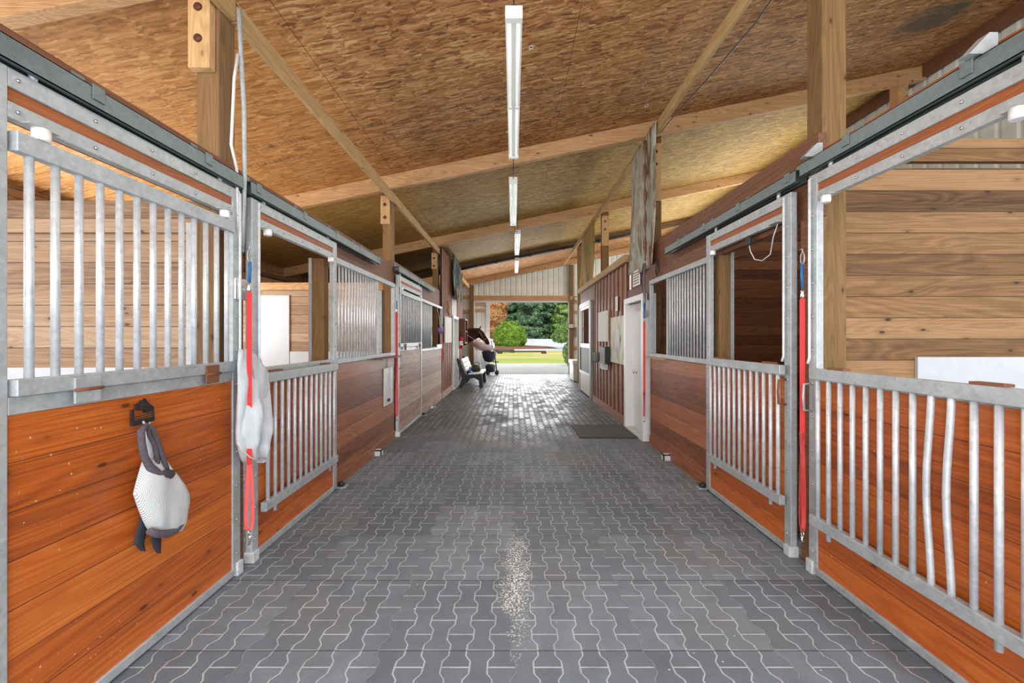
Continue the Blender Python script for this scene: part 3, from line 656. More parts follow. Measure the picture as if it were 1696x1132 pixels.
# dutch door right
t = thing('dutch_door', 'green boarded half door with open white framed top on the right', 'door', (1.98, 10.85, 0))
obj('frame_post', B(sb(1, -.05, .03, 9.97, 10.12, .0, 2.5)), 'glove', t, .004); obj('frame_post', B(sb(1, -.05, .03, 11.62, 11.75, 0, 2.5)), 'glove', t, .004)
obj('lower_leaf', B(sb(1, -.03, 0, 10.14, 11.6, .62, 1.28)), 'green_slat', t); obj('lower_rail', B(sb(1, -.03, .02, 10.14, 11.6, 1.28, 1.40)), 'white', t, .004)
obj('kick_panel', B(sb(1, -.03, .015, 10.14, 11.6, .05, .55)), 'beige', t, .004); obj('lower_rail', B(sb(1, -.03, .03, 10.14, 11.6, .55, .63)), 'white', t, .004)
obj('upper_frame', B(sb(1, -.02, .02, 10.2, 10.26, 1.42, 2.4), sb(1, -.02, .02, 11.5, 11.56, 1.42, 2.4), sb(1, -.02, .02, 10.26, 11.5, 2.32, 2.4)), 'white', t, .003)
obj('header_panel', B(sb(1, -.03, .03, 10.14, 11.6, 2.4, 2.52)), 'white', t, .003)

# ------------------------------------------------------------------ hanging strip lights
for i, (y0, x, nm) in enumerate(((3.10, .005, 'nearest, hanging low over the aisle'), (6.40, .0, 'second from the front'), (9.54, .11, 'third from the front'), (12.85, .12, 'farthest'))):
    zf = 4.05
    t = thing('strip_light', 'long white two-tube strip light, ' + nm, 'light', (x, y0+1.22, zf), 'hanging strip lights over the aisle')
    bm = bmesh.new(); prism(bm, [(x-.068, y0, zf+.035), (x-.03, y0, zf+.03), (x+.03, y0, zf+.03), (x+.068, y0, zf+.035), (x+.064, y0, zf+.05), (x+.035, y0, zf+.085), (x-.035, y0, zf+.085), (x-.064, y0, zf+.05)], (0, 2.44, 0))
    h = obj('housing', bm, 'lampwhite', t)
    obj('centre_spine', B((x-.014, x+.014, y0+.05, y0+2.39, zf-.002, zf+.032)), 'lampwhite', t, .002)
    for yy in (y0, y0+2.39): obj('end_cap', B((x-.068, x+.068, yy-.002, yy+.052, zf-.012, zf+.088)), 'lampwhite', t, .003)
    for sx in (-.036, .036):
        for (a, b) in ((y0+.06, y0+1.205), (y0+1.235, y0+2.38)):
            obj('tube', T([(x+sx, a, zf+.008), (x+sx, b, zf+.008)], .0165, 10), 'tube', t)
        obj('lamp_holder', B((x+sx-.016, x+sx+.016, y0+1.20, y0+1.24, zf-.012, zf+.03)), 'plastic', t)
    for yy in (y0+.03, y0+2.41): obj('hanger_rod', T([(x, yy, zf+.085), (x, yy, ceil_z(x)-.002)], .006, 6), 'dark', t)
    al = area('strip_light_glow', (x, y0+1.22, zf-.03), (0, 0, 0), .12, 2.3, 20, (1, .985, .95))
def cable(name, pts, r, mat, label, cat='cable'): return tag(obj(name, T(pts, r, 6), mat), label, cat)
cable('hanging_cable', [(.005, 2.2, 4.40), (.0, 2.6, 4.25), (.005, 3.09, 4.15)], .006, 'dark', 'short drop cable at the near end of the nearest strip light')
cable('hanging_cable', [(.005, 5.55, 4.10), (.0, 6.0, 4.02), (.0, 6.38, 4.10)], .006, 'dark', 'cable linking the first and second strip lights')
cable('hanging_cable', [(.0, 8.86, 4.10), (.06, 9.2, 4.0), (.11, 9.53, 4.10)], .006, 'dark', 'cable linking the second and third strip lights')
cable('hanging_cable', [(.11, 12.0, 4.10), (.12, 12.4, 4.02), (.12, 12.84, 4.10)], .006, 'dark', 'cable linking the third and farthest strip lights')
cable('roof_cable', [(2.27, 2.2, 4.72), (2.33, 3.0, 4.66), (2.36, 3.9, 4.62), (2.34, 4.9, 4.68), (2.28, 5.9, 4.72), (2.26, 6.1, 4.70)], .008, 'wire', 'blue-grey cable sagging beside the right ceiling brace')
for i, (x, y, s_) in enumerate(((1.33, 3.45, .05), (-.10, 5.55, .035), (.16, 4.0, .04), (1.86, 5.6, .05))):
    z = ceil_z(x)-.004; bm = bmesh.new(); prism(bm, [(x, y, ceil_z(x)-.001), (x+s_, y, ceil_z(x+s_)-.001), (x+s_, y+s_*1.3, ceil_z(x+s_)-.001), (x, y+s_*1.3, ceil_z(x)-.001)], (0, 0, -.002))
    o = tag(obj('ceiling_tag', bm, 'paper'), 'small white paper tag stapled to the ceiling, ' + ('right of the nearest light', 'left of the nearest light near the rafter', 'just beside the nearest light', 'beside the tall banner top')[i], 'tag')
    bm = bmesh.new(); prism(bm, [(x+s_*.2, y+s_*.3, ceil_z(x+s_*.2)-.003), (x+s_*.8, y+s_*.3, ceil_z(x+s_*.8)-.003), (x+s_*.8, y+s_*.75, ceil_z(x+s_*.8)-.003), (x+s_*.2, y+s_*.75, ceil_z(x+s_*.2)-.003)], (0, 0, -.001)); obj('barcode', bm, 'dark', o)
# conduits by the near left post
def L_(px, py, X=-1.83): return wallpt(px, py, X)
def poly(pts, X): return [wallpt(a, b, X) for a, b in pts]
tag(obj('conduit_pipe', T(poly([(396, 15), (399, 90), (404, 180), (405, 300), (403, 350), (401, 418)], -1.80), .014), 'steel'), 'grey metal conduit pipe hanging beside the near left post', 'pipe')
tag(obj('conduit_pipe', T(poly([(394, 90), (388, 130), (383, 240), (392, 280), (394, 365), (398, 412)], -1.80), .009), 'wirew'), 'thin white bent cable beside the conduit pipe', 'cable')
# switch box behind the left lead
t = thing('door_latch_box', 'small bright metal latch plate behind the blue cord', 'latch', tuple(L_(406, 490)))
a = L_(402, 500, -1.79); obj('plate', B((a.x-.02, a.x+.004, a.y-.07, a.y+.06, a.z+.01, a.z+.15)), 'chrome', t, .004)
obj('screw', T([(a.x, a.y, a.z+.08), (a.x+.012, a.y, a.z+.08)], .012), 'steel', t)

# ------------------------------------------------------------------ red leads
def lead(X, px, ys, label, w=.028, sc=1.0):
    """blue cord + snap + red strap + faded loop + bottom snap; ys = pixel heights"""
    y_ring, y_cord, y_snap, y_strap, y_loop, y_end, y_clip = ys
    P = lambda a, b: wallpt(px+a, b, X)
    base = P(0, y_clip); d = base.y
    t = thing('lead_strap', label, 'lead', tuple(base), 'red hanging leads with blue cords')
    dirn = 1 if X > 0 else -1
    a = P(0, y_ring); bm = bmesh.new(); pts = [(a.x, a.y+.018*math.cos(k*PI/6), a.z+.04*math.sin(k*PI/6)) for k in range(13)]; tube(bm, pts, .0035, 6); obj('ring', bm, 'steel', t)
    xw = SX(dirn, -.05); qh = wallpt(px-4, y_ring-14, xw); obj('wall_hook', T([qh, (a.x, a.y, a.z+.062), (a.x, a.y, a.z+.035)], .004, 6), 'steel', t)
    b = P(0, y_cord); c = P(0, y_snap); dd = P(0, y_strap)
    obj('blue_cord', T([(b.x, b.y+.004, a.z-.035), (b.x, b.y+.007, (a.z+c.z)/2), (c.x, c.y, c.z)], .009, 6), 'blue', t)
    bm = bmesh.new(); lathe(bm, (c.x, c.y, dd.z+.02), [(.006, 0), (.014, .015), (.009, .04), (.013, max(.05, c.z-dd.z-.035))], 8); obj('snap_hook', bm, 'chrome', t)
    e = P(0, y_loop); f = P(0, y_end)
    bm = bmesh.new(); w2 = w*(.36 if X < -1.7 or X > 0 else .34) if base.y > 2.5 else w*.34; k_ = -1 if X > 0 else 1
    for hz, z0_, z1_ in ((.0025, e.z, dd.z+.02), (.0045, dd.z-.06, dd.z)):
        prism(bm, [(dd.x-w2-k_*hz, dd.y-k_*w2+hz, z0_), (dd.x+w2-k_*hz, dd.y+k_*w2+hz, z0_), (dd.x+w2+k_*hz, dd.y+k_*w2-hz, z0_), (dd.x-w2+k_*hz, dd.y-k_*w2-hz, z0_)], (0, 0, z1_-z0_))
    obj('strap', bm, 'red', t)
    bm = bmesh.new(); H = e.z-f.z
    for sgn in (-1, 1):
        rows = [(0, .0), (.25, .012), (.6, .020), (.85, .022), (.96, .016), (1, .004)]; prev = None
        for k, o in rows:
            z = e.z-H*k; q = [bm.verts.new((dd.x+sgn*.006+u, dd.y+sgn*o+v, z)) for u, v in ((-w2*.7-.002, -k_*w2*.7+.002), (-w2*.7+.002, -k_*w2*.7-.002), (w2*.7+.002, k_*w2*.7-.002), (w2*.7-.002, k_*w2*.7+.002))]
            if prev:
                for j in range(4): bm.faces.new((prev[j], prev[(j+1) % 4], q[(j+1) % 4], q[j]))
            prev = q
    obj('hand_loop', bm, 'pink', t)
    bm = bmesh.new(); tube(bm, [(f.x, f.y+.012*math.cos(k*PI/5), f.z-.02+.018*math.sin(k*PI/5)) for k in range(11)], .004, 6); tube(bm, [(f.x, f.y, f.z-.035), (f.x, f.y+.008, f.z-.06), (base.x, base.y-.004, base.z)], .007, 6); obj('bottom_snap', bm, 'chrome', t)
lead(-1.66, 413, (424, 440, 468, 490, 770, 878, 903), 'long red lead with blue cord hanging between the near left doors over a jacket')
lead(1.93, 1329, (428, 440, 478, 500, 716, 880, 898), 'long red lead with blue cord hanging between the near right doors')
lead(-1.76, 657, (494, 505, 514, 520, 630, 690, 697), 'red lead hanging at the far end of the left stall front')
lead(1.92, 1067, (498, 508, 528, 536, 650, 690, 700), 'red lead hanging beside the white door on the right')
lead(-1.785, 733, (534, 538, 542, 546, 580, 600, 604), 'small far red lead at the end of the pale stall front')

# ------------------------------------------------------------------ cloth shapes from outline rows
def puff(rows, thick, nback, X, s, folds=None, seg=20):
    """rows: (py, pxl, pxr, thickness scale); closed lens-shaped body standing off the plane"""
    rows = [tuple(a+(b-a)*q/3 for a, b in zip(u, v)) for u, v in zip(rows, rows[1:]) for q in range(3)]+[rows[-1]]
    bm = bmesh.new(); rings = []
    for i, (py, pl, pr, th) in enumerate(rows):
        ring = []
        for k in range(seg):
            a = 2*PI*k/seg; u = (1-math.cos(a))/2; front = math.sin(a)
            px = pl+(pr-pl)*u; n = nback+(front*.5+.5)*thick*th if front >= 0 else nback+.5*thick*th*(1+front*.6)
            if folds and front > 0: n += folds(u, i/(len(rows)-1))*front
            Xp = X-s*n; q = wallpt(px, py, X-s*(nback+.5*thick*th)); ring.append(bm.verts.new((Xp, q.y, q.z)))
        rings.append(ring)
    for a, b in zip(rings, rings[1:]):
        for k in range(seg): f = bm.faces.new((a[k], a[(k+1) % seg], b[(k+1) % seg], b[k])); f.smooth = True
    bm.faces.new(rings[0][::-1]); bm.faces.new(rings[-1]); return bm
def Q(u, v): return (200+u/4.046, 650+v/4.043)     # zoomed outline to frame pixels
# fly mask on its horse-head hook
t = thing('fly_mask', 'pale striped mesh fly mask hanging from the horse-head hook', 'fly mask', tuple(wallpt(265, 905, -1.79)))
rows = [(150, 450), ]
R_ = [(450, 150, 300, .5), (500, 135, 325, .7), (560, 118, 375, .85), (620, 102, 418, .95), (680, 87, 446, 1), (740, 105, 447, 1), (800, 128, 432, 1), (860, 152, 425, .95), (900, 172, 408, .85), (930, 190, 395, .7), (945, 215, 350, .5)]
def fold(u, v): return .008*math.sin(u*7+v*2)+.004*math.sin(u*17+v*5)-.02*math.exp(-((u-.72)/.04)**2)*(1-v)
o = obj('mesh_hood', puff([(Q(0, v)[1], Q(l, 0)[0], Q(r, 0)[0], th) for v, l, r, th in R_], .11, .0, -1.79, -1, fold, 28), 'mesh', t)
lo = lambda pts, n: [wallpt(*Q(a, b), -1.79+n) for a, b in pts]
obj('fleece_rim', T(lo([(170, 222), (135, 260), (140, 340), (158, 430), (195, 500), (250, 550), (335, 550)], .075), [.012, .015, .015, .015, .017, .021, .023], 10), 'fleece', t)
obj('fleece_rim', T(lo([(175, 222), (215, 250), (240, 330), (268, 400), (292, 470), (305, 530)], .06), [.012, .012, .013, .013, .013, .014], 10), 'fleece', t)
obj('inner_lining', puff([(Q(0, v)[1], Q(l, 0)[0], Q(r, 0)[0], 1) for v, l, r in ((240, 160, 185), (330, 155, 225), (420, 165, 262), (510, 215, 298))], .03, .01, -1.79, -1, None, 12), 'mesh', t)
obj('ear_strap', T(lo([(178, 235), (190, 290), (225, 350), (240, 420), (246, 500)], .062), [.008, .008, .009, .01, .011], 8), 'fleece', t)
obj('fleece_rim', T(lo([(190, 930), (240, 950), (310, 950), (370, 925), (412, 875)], .075), [.014, .018, .019, .017, .013], 10), 'fleece', t)
obj('chin_strap', puff([(Q(0, v)[1], Q(l, 0)[0], Q(r, 0)[0], 1) for v, l, r in ((840, 128, 165), (900, 115, 185), (960, 98, 165), (1020, 92, 155), (1065, 135, 165))], .02, .005, -1.79, -1, None, 12), 'strap', t)
obj('chin_strap', puff([(Q(0, v)[1], Q(l, 0)[0], Q(r, 0)[0], 1) for v, l, r in ((950, 203, 272), (1000, 206, 270), (1050, 222, 266), (1080, 246, 262))], .02, .005, -1.79, -1, None, 12), 'strap', t)
# horse-head hook plate
t = thing('hook_plate', 'dark iron hook plate with a horse head on the near left door', 'hook', tuple(wallpt(234, 704, -1.80)))
def plate(pts, n0, n1, mat, name, par, X=-1.80):
    P = [wallpt(*Q(a, b), X)+Vector((n0, 0, 0)) for a, b in pts]; bm = bmesh.new(); prism(bm, P, (n1-n0, 0, 0)); return obj(name, bm, mat, par)
plate([(60, 195), (62, 230), (212, 190), (210, 160)], .0, .012, 'dark', 'base_bar', t)
plate([(62, 120), (62, 200), (76, 196), (76, 118)], .0, .010, 'dark', 'side_bar', t); plate([(198, 105), (200, 165), (212, 162), (210, 100)], 0, .010, 'dark', 'side_bar', t)
for k in range(3): plate([(75, 160+15*k), (75, 166+15*k), (200, 132+15*k), (200, 126+15*k)], 0, .01, 'rust', 'slat', t)
plate([(92, 85), (90, 118), (110, 122), (140, 118), (160, 140), (205, 120), (205, 95), (175, 75), (160, 60), (150, 40), (143, 60), (128, 52), (120, 72), (104, 78)], .0, .012, 'dark', 'horse_head', t)
obj('hook', T(lo([(150, 195), (160, 215), (175, 225), (190, 215), (195, 200)], .02), .005, 6), 'steel', t)
# jacket over the lead
def J(u, v): return (360+u/2.694, 540+v/2.695)
rw = [(105, 95, 140, .5), (130, 92, 168, .7), (170, 92, 190, .85), (215, 92, 222, .95), (245, 92, 220, 1), (300, 92, 220, 1.3), (360, 91, 218, 2.0), (420, 90, 222, 2.1), (480, 87, 220, 2.1), (520, 88, 216, 2.0), (545, 96, 206, 1.9), (585, 105, 203, 1.7), (600, 110, 206, 1.5), (612, 118, 178, 1.2)]
def jf(u, v): return .020*math.sin(u*12+1.3+v*5)+.010*math.sin(u*27+v*9)+.006*math.sin(v*34+u*8)-(.035*v if .52 < u < .66 else 0)
t = thing('jacket', 'pale grey-white jacket hanging between the near left doors', 'jacket', tuple(wallpt(415, 767, -1.77)))
obj('body', puff([(J(0, v)[1], J(l, 0)[0], J(r, 0)[0], th) for v, l, r, th in rw], .07, .005, -1.775, -1, jf, 36), 'cloth', t)
jl = lambda pts, n: [wallpt(*J(a, b), -1.775+n) for a, b in pts]
obj('sleeve', puff([(J(0, v)[1], J(l, 0)[0], J(r, 0)[0], th) for v, l, r, th in ((150, 150, 185, .5), (200, 158, 224, .8), (250, 166, 218, 1), (340, 170, 220, 1), (430, 168, 224, 1), (510, 172, 226, 1), (545, 184, 214, .7))], .05, .055, -1.775, -1, lambda u, v: .006*math.sin(u*9+v*14), 20), 'cloth', t)
obj('sleeve', puff([(J(0, v)[1], J(l, 0)[0], J(r, 0)[0], th) for v, l, r, th in ((112, 96, 130, .5), (170, 90, 150, .8), (260, 92, 150, 1), (360, 90, 152, 1), (450, 88, 158, 1), (510, 86, 168, 1), (560, 100, 186, .9), (600, 140, 202, .7))], .05, .062, -1.775, -1, lambda u, v: .006*math.sin(u*9+v*16), 20), 'cloth', t)
obj('hem', T(jl([(90, 520), (115, 560), (150, 590), (200, 605)], .15), .004, 6), 'seamc', t)

# ------------------------------------------------------------------ banners
def banner(X, y0, y1, zt0, zt1, zb, mat, label, name='hanging_banner'):
    bm = bmesh.new(); nu, nv = 14, 20; s = 1 if X > 0 else -1; g = []
    for side in (0, 1):
        gg = []
        for i in range(nu+1):
            u = i/nu; col = []
            for j in range(nv+1):
                v = j/nv; zt = zt0+(zt1-zt0)*u; z = zt+(zb-zt)*v+.03*math.sin(u*9)*(v-.0)
                x = X-s*(.03*math.sin(u*11+v*2)+.02*math.sin(u*5-v*4))*(.3+v)+side*.012
                col.append(bm.verts.new((x, y0+(y1-y0)*u+.02*math.sin(v*7), z)))
            gg.append(col)
        g.append(gg)
    for gg in g:
        for i in range(nu):
            for j in range(nv): f = bm.faces.new((gg[i][j], gg[i+1][j], gg[i+1][j+1], gg[i][j+1])); f.smooth = True
    A, Bq = g
    for j in range(nv):
        for i in (0, nu): bm.faces.new((A[i][j], A[i][j+1], Bq[i][j+1], Bq[i][j]))
    for i in range(nu):
        for j in (0, nv): bm.faces.new((A[i][j], A[i+1][j], Bq[i+1][j], Bq[i][j]))
    return tag(obj(name, bm, mat), label, 'banner')
bn = banner(2.00, 5.60, 6.80, 4.60, 4.58, 2.60, 'banner1', 'tall grey-brown weathered banner hanging on the right')
bm = bmesh.new(); tube(bm, [(1.97, 5.95+.02*math.sin(k*2.1), 4.5-k*.1) for k in range(19)], [.018+.012*math.sin(k*1.7) for k in range(19)], 8); obj('fringe', bm, M['header'], bn)
banner(2.02, 9.9, 11.9, 4.50, 4.5, 3.02, 'banner2', 'green and orange landscape banner hanging farther on the right')
banner(-1.74, 11.4, 13.3, 3.98, 3.9, 2.75, 'banner3', 'dark banner with pale patch high on the left wall')

# ------------------------------------------------------------------ wall items right
def wallitem(s, name, y0, y1, z0, z1, th, mat, label, cat, n=.0, bevel=.003):
    o = tag(obj(name, B(sb(s, n-.01, n-.01+th, y0, y1, z0, z1)), mat, None, bevel), label, cat); return o
sg = wallitem(1, 'sign_board', 6.36, 6.72, 2.40, 2.66, .015, 'paper', 'small pink-grey sign with lines of writing above the white right door', 'sign', -.055)
for k in range(5): obj('text_line', B(sb(1, -.0495, -.047, 6.40, 6.68, 2.44+.043*k, 2.455+.043*k)), 'header', sg)
pc = thing('artwork', 'large pale picture with a dark grey smudge right of the dispenser', 'picture', (1.95, 7.5, 1.1))
obj('canvas', B(sb(1, -.008, .012, 7.0, 8.0, 1.07, 1.95)), 'art1', pc, .003)
bm = bmesh.new(); pts = [(7.36, 1.72), (7.46, 1.75), (7.55, 1.6), (7.60, 1.42), (7.52, 1.25), (7.46, 1.12), (7.40, 1.2), (7.34, 1.4), (7.30, 1.6)]
prism(bm, [(SX(1, .013), a, b) for a, b in pts], (-.003, 0, 0)); obj('dark_figure', bm, M['glove'], pc)
wallitem(1, 'notice_board', 8.26, 9.05, 1.47, 2.12, .05, 'paper', 'upright pale board left of the large pale picture on the right wall', 'board')
wallitem(1, 'door_plate', 7.52, 7.66, 2.06, 2.34, .012, 'paper', 'narrow white card high on the right battened wall', 'sign')
wallitem(1, 'letter_box', 8.02, 8.50, 1.02, 1.36, .13, 'dark', 'dark box mounted on the right battened wall under the picture edge', 'box', .0)
wallitem(1, 'paper_holder', 8.3, 8.75, .88, 1.30, .07, 'paper', 'white holder hanging beside the dark wall box', 'holder', .0)
bm = bmesh.new(); lathe(bm, (1.88, 9.1, 1.0), [(.07, 0), (.10, .03), (.12, .2), (.125, .22), (.11, .22)], 16); tag(obj('plastic_bucket', bm, M['glove']), 'translucent grey bucket hung on the right battened wall', 'bucket')
cable('cable_bundle', [(1.95, 5.9, 2.66), (1.94, 5.92, 2.4), (1.94, 5.88, 2.25), (1.94, 5.9, 1.95)], .016, 'wire', 'bundle of cables dropping beside the white right door')
cable('cable_bundle', [(1.95, 5.96, 2.66), (1.93, 6.0, 2.45), (1.94, 5.92, 2.2), (1.94, 5.93, 2.0)], .010, 'bolt', 'brown cable dropping beside the bundle near the white right door')
wallitem(1, 'switch_box', 5.85, 5.93, 1.86, 1.96, .05, 'glove', 'grey switch box at the foot of the cable bundle', 'box')
bm = bmesh.new()
for q in range(4): tube(bm, [(SX(1, -.06+.012*q), 5.55+.03*math.sin(k*.9+q), 2.63-.025*k+.02*math.cos(k*1.7+q)) for k in range(9)], .005, 5)
tag(obj('cord_tangle', bm, M['dark']), 'dark tangle of cord on the header above the right bars', 'cord')
# dangling wires in door 5
cable('dangling_wire', [(1.98, 2.98, 2.41), (1.99, 3.05, 2.32), (2.0, 3.1, 2.2), (2.0, 3.2, 2.17), (2.0, 3.3, 2.2), (2.0, 3.36, 2.28), (1.98, 3.36, 2.38)], .004, 'wirew', 'white wire looping under the window rail of the second right door', 'wire')
bm = bmesh.new()
for k in range(5): tube(bm, [(1.99, 2.92, 2.40), (1.99, 2.90-.008*k, 2.3), (1.99, 2.92-.012*k, 2.18), (1.99, 2.94, 2.2), (1.99, 2.93, 2.38)], .0035, 5)
tag(obj('wire_hank', bm, M['purple']), 'lilac hank of wire in the top corner of the second right door', 'wire')
tag(obj('electrical_plug', B((1.97, 2.0, 3.33, 3.39, 2.33, 2.40)), 'black', None, .008), 'black plug hanging in the second right door window', 'plug')
tag(obj('tie_ring', T([(3.45, 6.61, 1.95), (3.43, 6.608, 1.88), (3.47, 6.608, 1.80), (3.45, 6.61, 1.76)], .012, 6), 'dark'), 'dark tie cord on the dark partition inside the second right stall', 'cord')
# door mat
tag(obj('door_mat', B((1.02, 1.93, 6.15, 7.05, 0, .012)), 'matrub', None, .004), 'dark ribbed mat in front of the white right door', 'mat')
# right end: bin, panel box, coil
t = thing('storage_bin', 'beige lidded bin standing near the far right post', 'bin', (2.38, 14.5, 0))
obj('body', B((2.12, 2.62, 14.05, 15.0, .02, .62)), 'beige', t, .02); obj('lid', B((2.09, 2.65, 14.02, 15.03, .62, .75)), 'white', t, .02)
for y in (14.1, 14.9): obj('foot', B((2.14, 2.2, y, y+.06, 0, .03)), 'black', t)
tag(obj('gauge_sign', B((2.36, 2.62, 17.22, 17.25, 1.95, 2.17)), 'dark', None, .005), 'small grey framed plate on the right post of the far doorway', 'sign')
obj('sign_face', B((2.385, 2.595, 17.212, 17.219, 1.975, 2.145)), 'beige', bpy.data.objects['gauge_sign'])
bm = bmesh.new(); lathe(bm, (2.5, 17.24, 3.28), [(.03, 0), (.08, -.01), (.085, -.04), (.03, -.05)], 16, 'y'); tag(obj('yellow_reel', bm, M['tan']), 'small round yellow fitting at the top of the right doorway post', 'reel')
tag(obj('meter_box', B((2.70, 2.86, 17.28, 17.355, 1.6, 2.0)), 'glove', None, .01), 'grey electrical box on the siding right of the far doorway', 'box')
bm = bmesh.new(); tube(bm, [(2.72+.10*math.cos(k*.6), 17.3, 3.25+.10*math.sin(k*.6)) for k in range(30)], .012, 5); tag(obj('cable_coil', bm, M['dark']), 'dark coil of wire on the siding above the far right girt', 'coil')

# ------------------------------------------------------------------ wall items left
wallitem(-1, 'white_board', 10.45, 11.5, 1.42, 2.12, .03, 'paper', 'white board with papers between the far red lead and the left white door', 'board')
bm = bmesh.new(); lathe(bm, (-1.70, 9.25, 1.72), [(.01, -.08), (.05, -.065), (.075, -.02), (.078, .02), (.05, .065), (.01, .08)], 16); tag(obj('toy_ball', bm, M['purple']), 'purple ball hanging in the pale stall opening', 'ball')
cable('ball_cord', [(-1.70, 9.25, 1.80), (-1.73, 9.25, 2.1), (-1.785, 9.25, 2.30)], .005, 'wirew', 'thin cord holding the purple ball', 'cord')
t = thing('corner_feeder', 'small metal tray on the sill below the purple ball', 'tray', (-1.74, 9.15, 1.33))
obj('tray', B(sb(-1, -.03, .10, 8.9, 9.5, 1.335, 1.35), sb(-1, .09, .10, 8.9, 9.5, 1.35, 1.40)), 'steel', t)
t = thing('bridle_cabinet', 'brown wooden cabinet jutting from the far end of the left wall', 'cabinet', (-1.72, 13.5, 1.36))
obj('case', B((-1.82, -1.58, 13.1, 13.14, 1.36, 2.18), (-1.82, -1.58, 13.75, 13.79, 1.36, 2.18), (-1.82, -1.58, 13.14, 13.75, 2.14, 2.18), (-1.82, -1.58, 13.14, 13.75, 1.36, 1.40), (-1.82, -1.80, 13.14, 13.75, 1.40, 2.14)), 'brown', t, .003)
obj('shelf', B((-1.80, -1.59, 13.14, 13.75, 1.75, 1.78)), 'brown', t)
t = thing('fire_extinguisher', 'red fire extinguisher beside the left white door', 'fire extinguisher', (-1.70, 13.02, 1.2))
bm = bmesh.new(); lathe(bm, (-1.70, 13.02, 1.2), [(.055, 0), (.065, .02), (.065, .33), (.05, .38), (.02, .41), (.02, .43)], 16); obj('cylinder', bm, 'extred', t)
bm = bmesh.new(); lathe(bm, (-1.70, 13.02, 1.31), [(.066, 0), (.067, .005), (.067, .13), (.066, .135)], 16); obj('label', bm, M['paper'], t, label='white label')
obj('valve', B((-1.72, -1.66, 12.97, 13.06, 1.63, 1.67), (-1.71, -1.69, 12.92, 13.1, 1.68, 1.695)), 'black', t); obj('hose', T([(-1.67, 12.99, 1.64), (-1.62, 12.96, 1.55), (-1.63, 12.96, 1.35)], .012, 6), 'black', t)
bm = bmesh.new()
for q in range(5): tube(bm, [(-1.70+.03*q*.3, 12.1+.14*math.cos(k*.7+q), 2.9-.12*q*.3-.18*math.sin(k*.7+q)) for k in range(10)], .012, 5)
tag(obj('rope_bundle', bm, M['tan']), 'tangled tan ropes hanging above the left white door', 'rope')
tag(obj('dried_garland', T([(-1.76, 10.75, 2.55), (-1.74, 10.78, 2.4), (-1.75, 10.72, 2.25), (-1.74, 10.76, 2.15)], [.03, .05, .04, .02], 8), 'tan'), 'tan halter bunch hanging above the white board on the left', 'halter')
# bench
t = thing('bench', 'white slatted bench with black end frames along the left wall', 'bench', (-1.35, 13.2, 0))
for y in (12.42, 13.88):
    bm = bmesh.new()
    prism(bm, [(-1.86+.16, y, 0), (-1.72+.12, y, 0), (-1.40, y, .27), (-1.22, y, .30), (-1.08, y, .22), (-1.06, y, 0), (-.94, y, 0), (-.97, y, .36), (-.98, y, .42), (-1.42, y, .38), (-1.50, y, .42), (-1.70, y, .92), (-1.78, y, .90), (-1.64, y, .40), (-1.60, y, .30)], (0, .07, 0))
    obj('end_frame', bm, 'black', t, .008)
for k in range(4): x = -1.40+.115*k; obj('seat_slat', B((x, x+.10, 12.38, 13.98, .405+.006*k, .44+.006*k)), 'white', t, .006)
for k in range(3):
    bm = bmesh.new(); z = .50+.135*k; x = -1.475-.053*k; prism(bm, [(x, 12.38, z), (x-.048, 12.38, z+.12), (x-.018, 12.38, z+.13), (x+.03, 12.38, z+.01)], (0, 1.6, 0)); obj('back_slat', bm, 'white', t, .004)
t = thing('water_bottle', 'blue and white bottle standing on the bench', 'bottle', (-1.42, 12.62, .44))
bm = bmesh.new(); lathe(bm, (-1.37, 12.62, .447), [(.03, 0), (.036, .01), (.036, .15), (.02, .18)], 12); obj('body', bm, 'bluep', t)
bm = bmesh.new(); lathe(bm, (-1.37, 12.62, .627), [(.02, 0), (.022, .01), (.02, .05)], 12); obj('cap', bm, 'plastic', t)
t = thing('tote_bag', 'black bag with pale trim lying on the bench', 'bag', (-1.2, 13.0, .46))
bm = bmesh.new(); lathe(bm, (-1.22, 13.05, .455), [(.12, 0), (.16, .03), (.175, .10), (.15, .18), (.10, .215), (.03, .225)], 16, sy=1.5); obj('body', bm, 'black', t)
obj('trim', T([(-1.07, 12.9, .64), (-1.04, 13.05, .66), (-1.09, 13.2, .65)], .012, 6), 'paper', t); obj('strap', T([(-1.3, 12.95, .67), (-1.25, 12.95, .75), (-1.15, 13.0, .76), (-1.1, 13.05, .67)], .012, 6), 'black', t)

# ------------------------------------------------------------------ horse (head and neck reach into the aisle)
def skin(name, verts, edges, radii, mat, root=0, sub=2, parent=None):
    me = bpy.data.meshes.new(name); me.from_pydata([Vector(v) for v in verts], edges, []); me.materials.append(M[mat])
    o = bpy.data.objects.new(name, me); C.objects.link(o)
    m = o.modifiers.new('skin', 'SKIN'); m.use_smooth_shade = True
    for i, r in enumerate(radii): me.skin_vertices[0].data[i].radius = r if isinstance(r, tuple) else (r, r); me.skin_vertices[0].data[i].use_root = (i == root)
    s = o.modifiers.new('sub', 'SUBSURF'); s.levels = sub; s.render_levels = sub
    ORG[o.name] = Vector((0, 0, 0))
    if parent: o.parent = parent
    return o
HY = 15.0
hv = [(-4.25, HY, 1.36), (-3.7, HY, 1.30), (-3.1, HY, 1.26), (-2.55, HY, 1.33), (-2.2, HY, 1.42), (-1.88, HY, 1.53), (-1.58, HY, 1.64), (-1.34, HY, 1.73), (-1.22, HY, 1.70), (-1.14, HY, 1.60), (-1.03, HY, 1.46), (-.955, HY, 1.355), (-.925, HY, 1.30)]
hr = [.27, .30, .32, .28, (.20, .33), (.15, .29), (.13, .235), (.11, .165), (.115, .155), (.10, .14), (.075, .10), (.07, .085), (.05, .06)]
he = [(i, i+1) for i in range(12)]
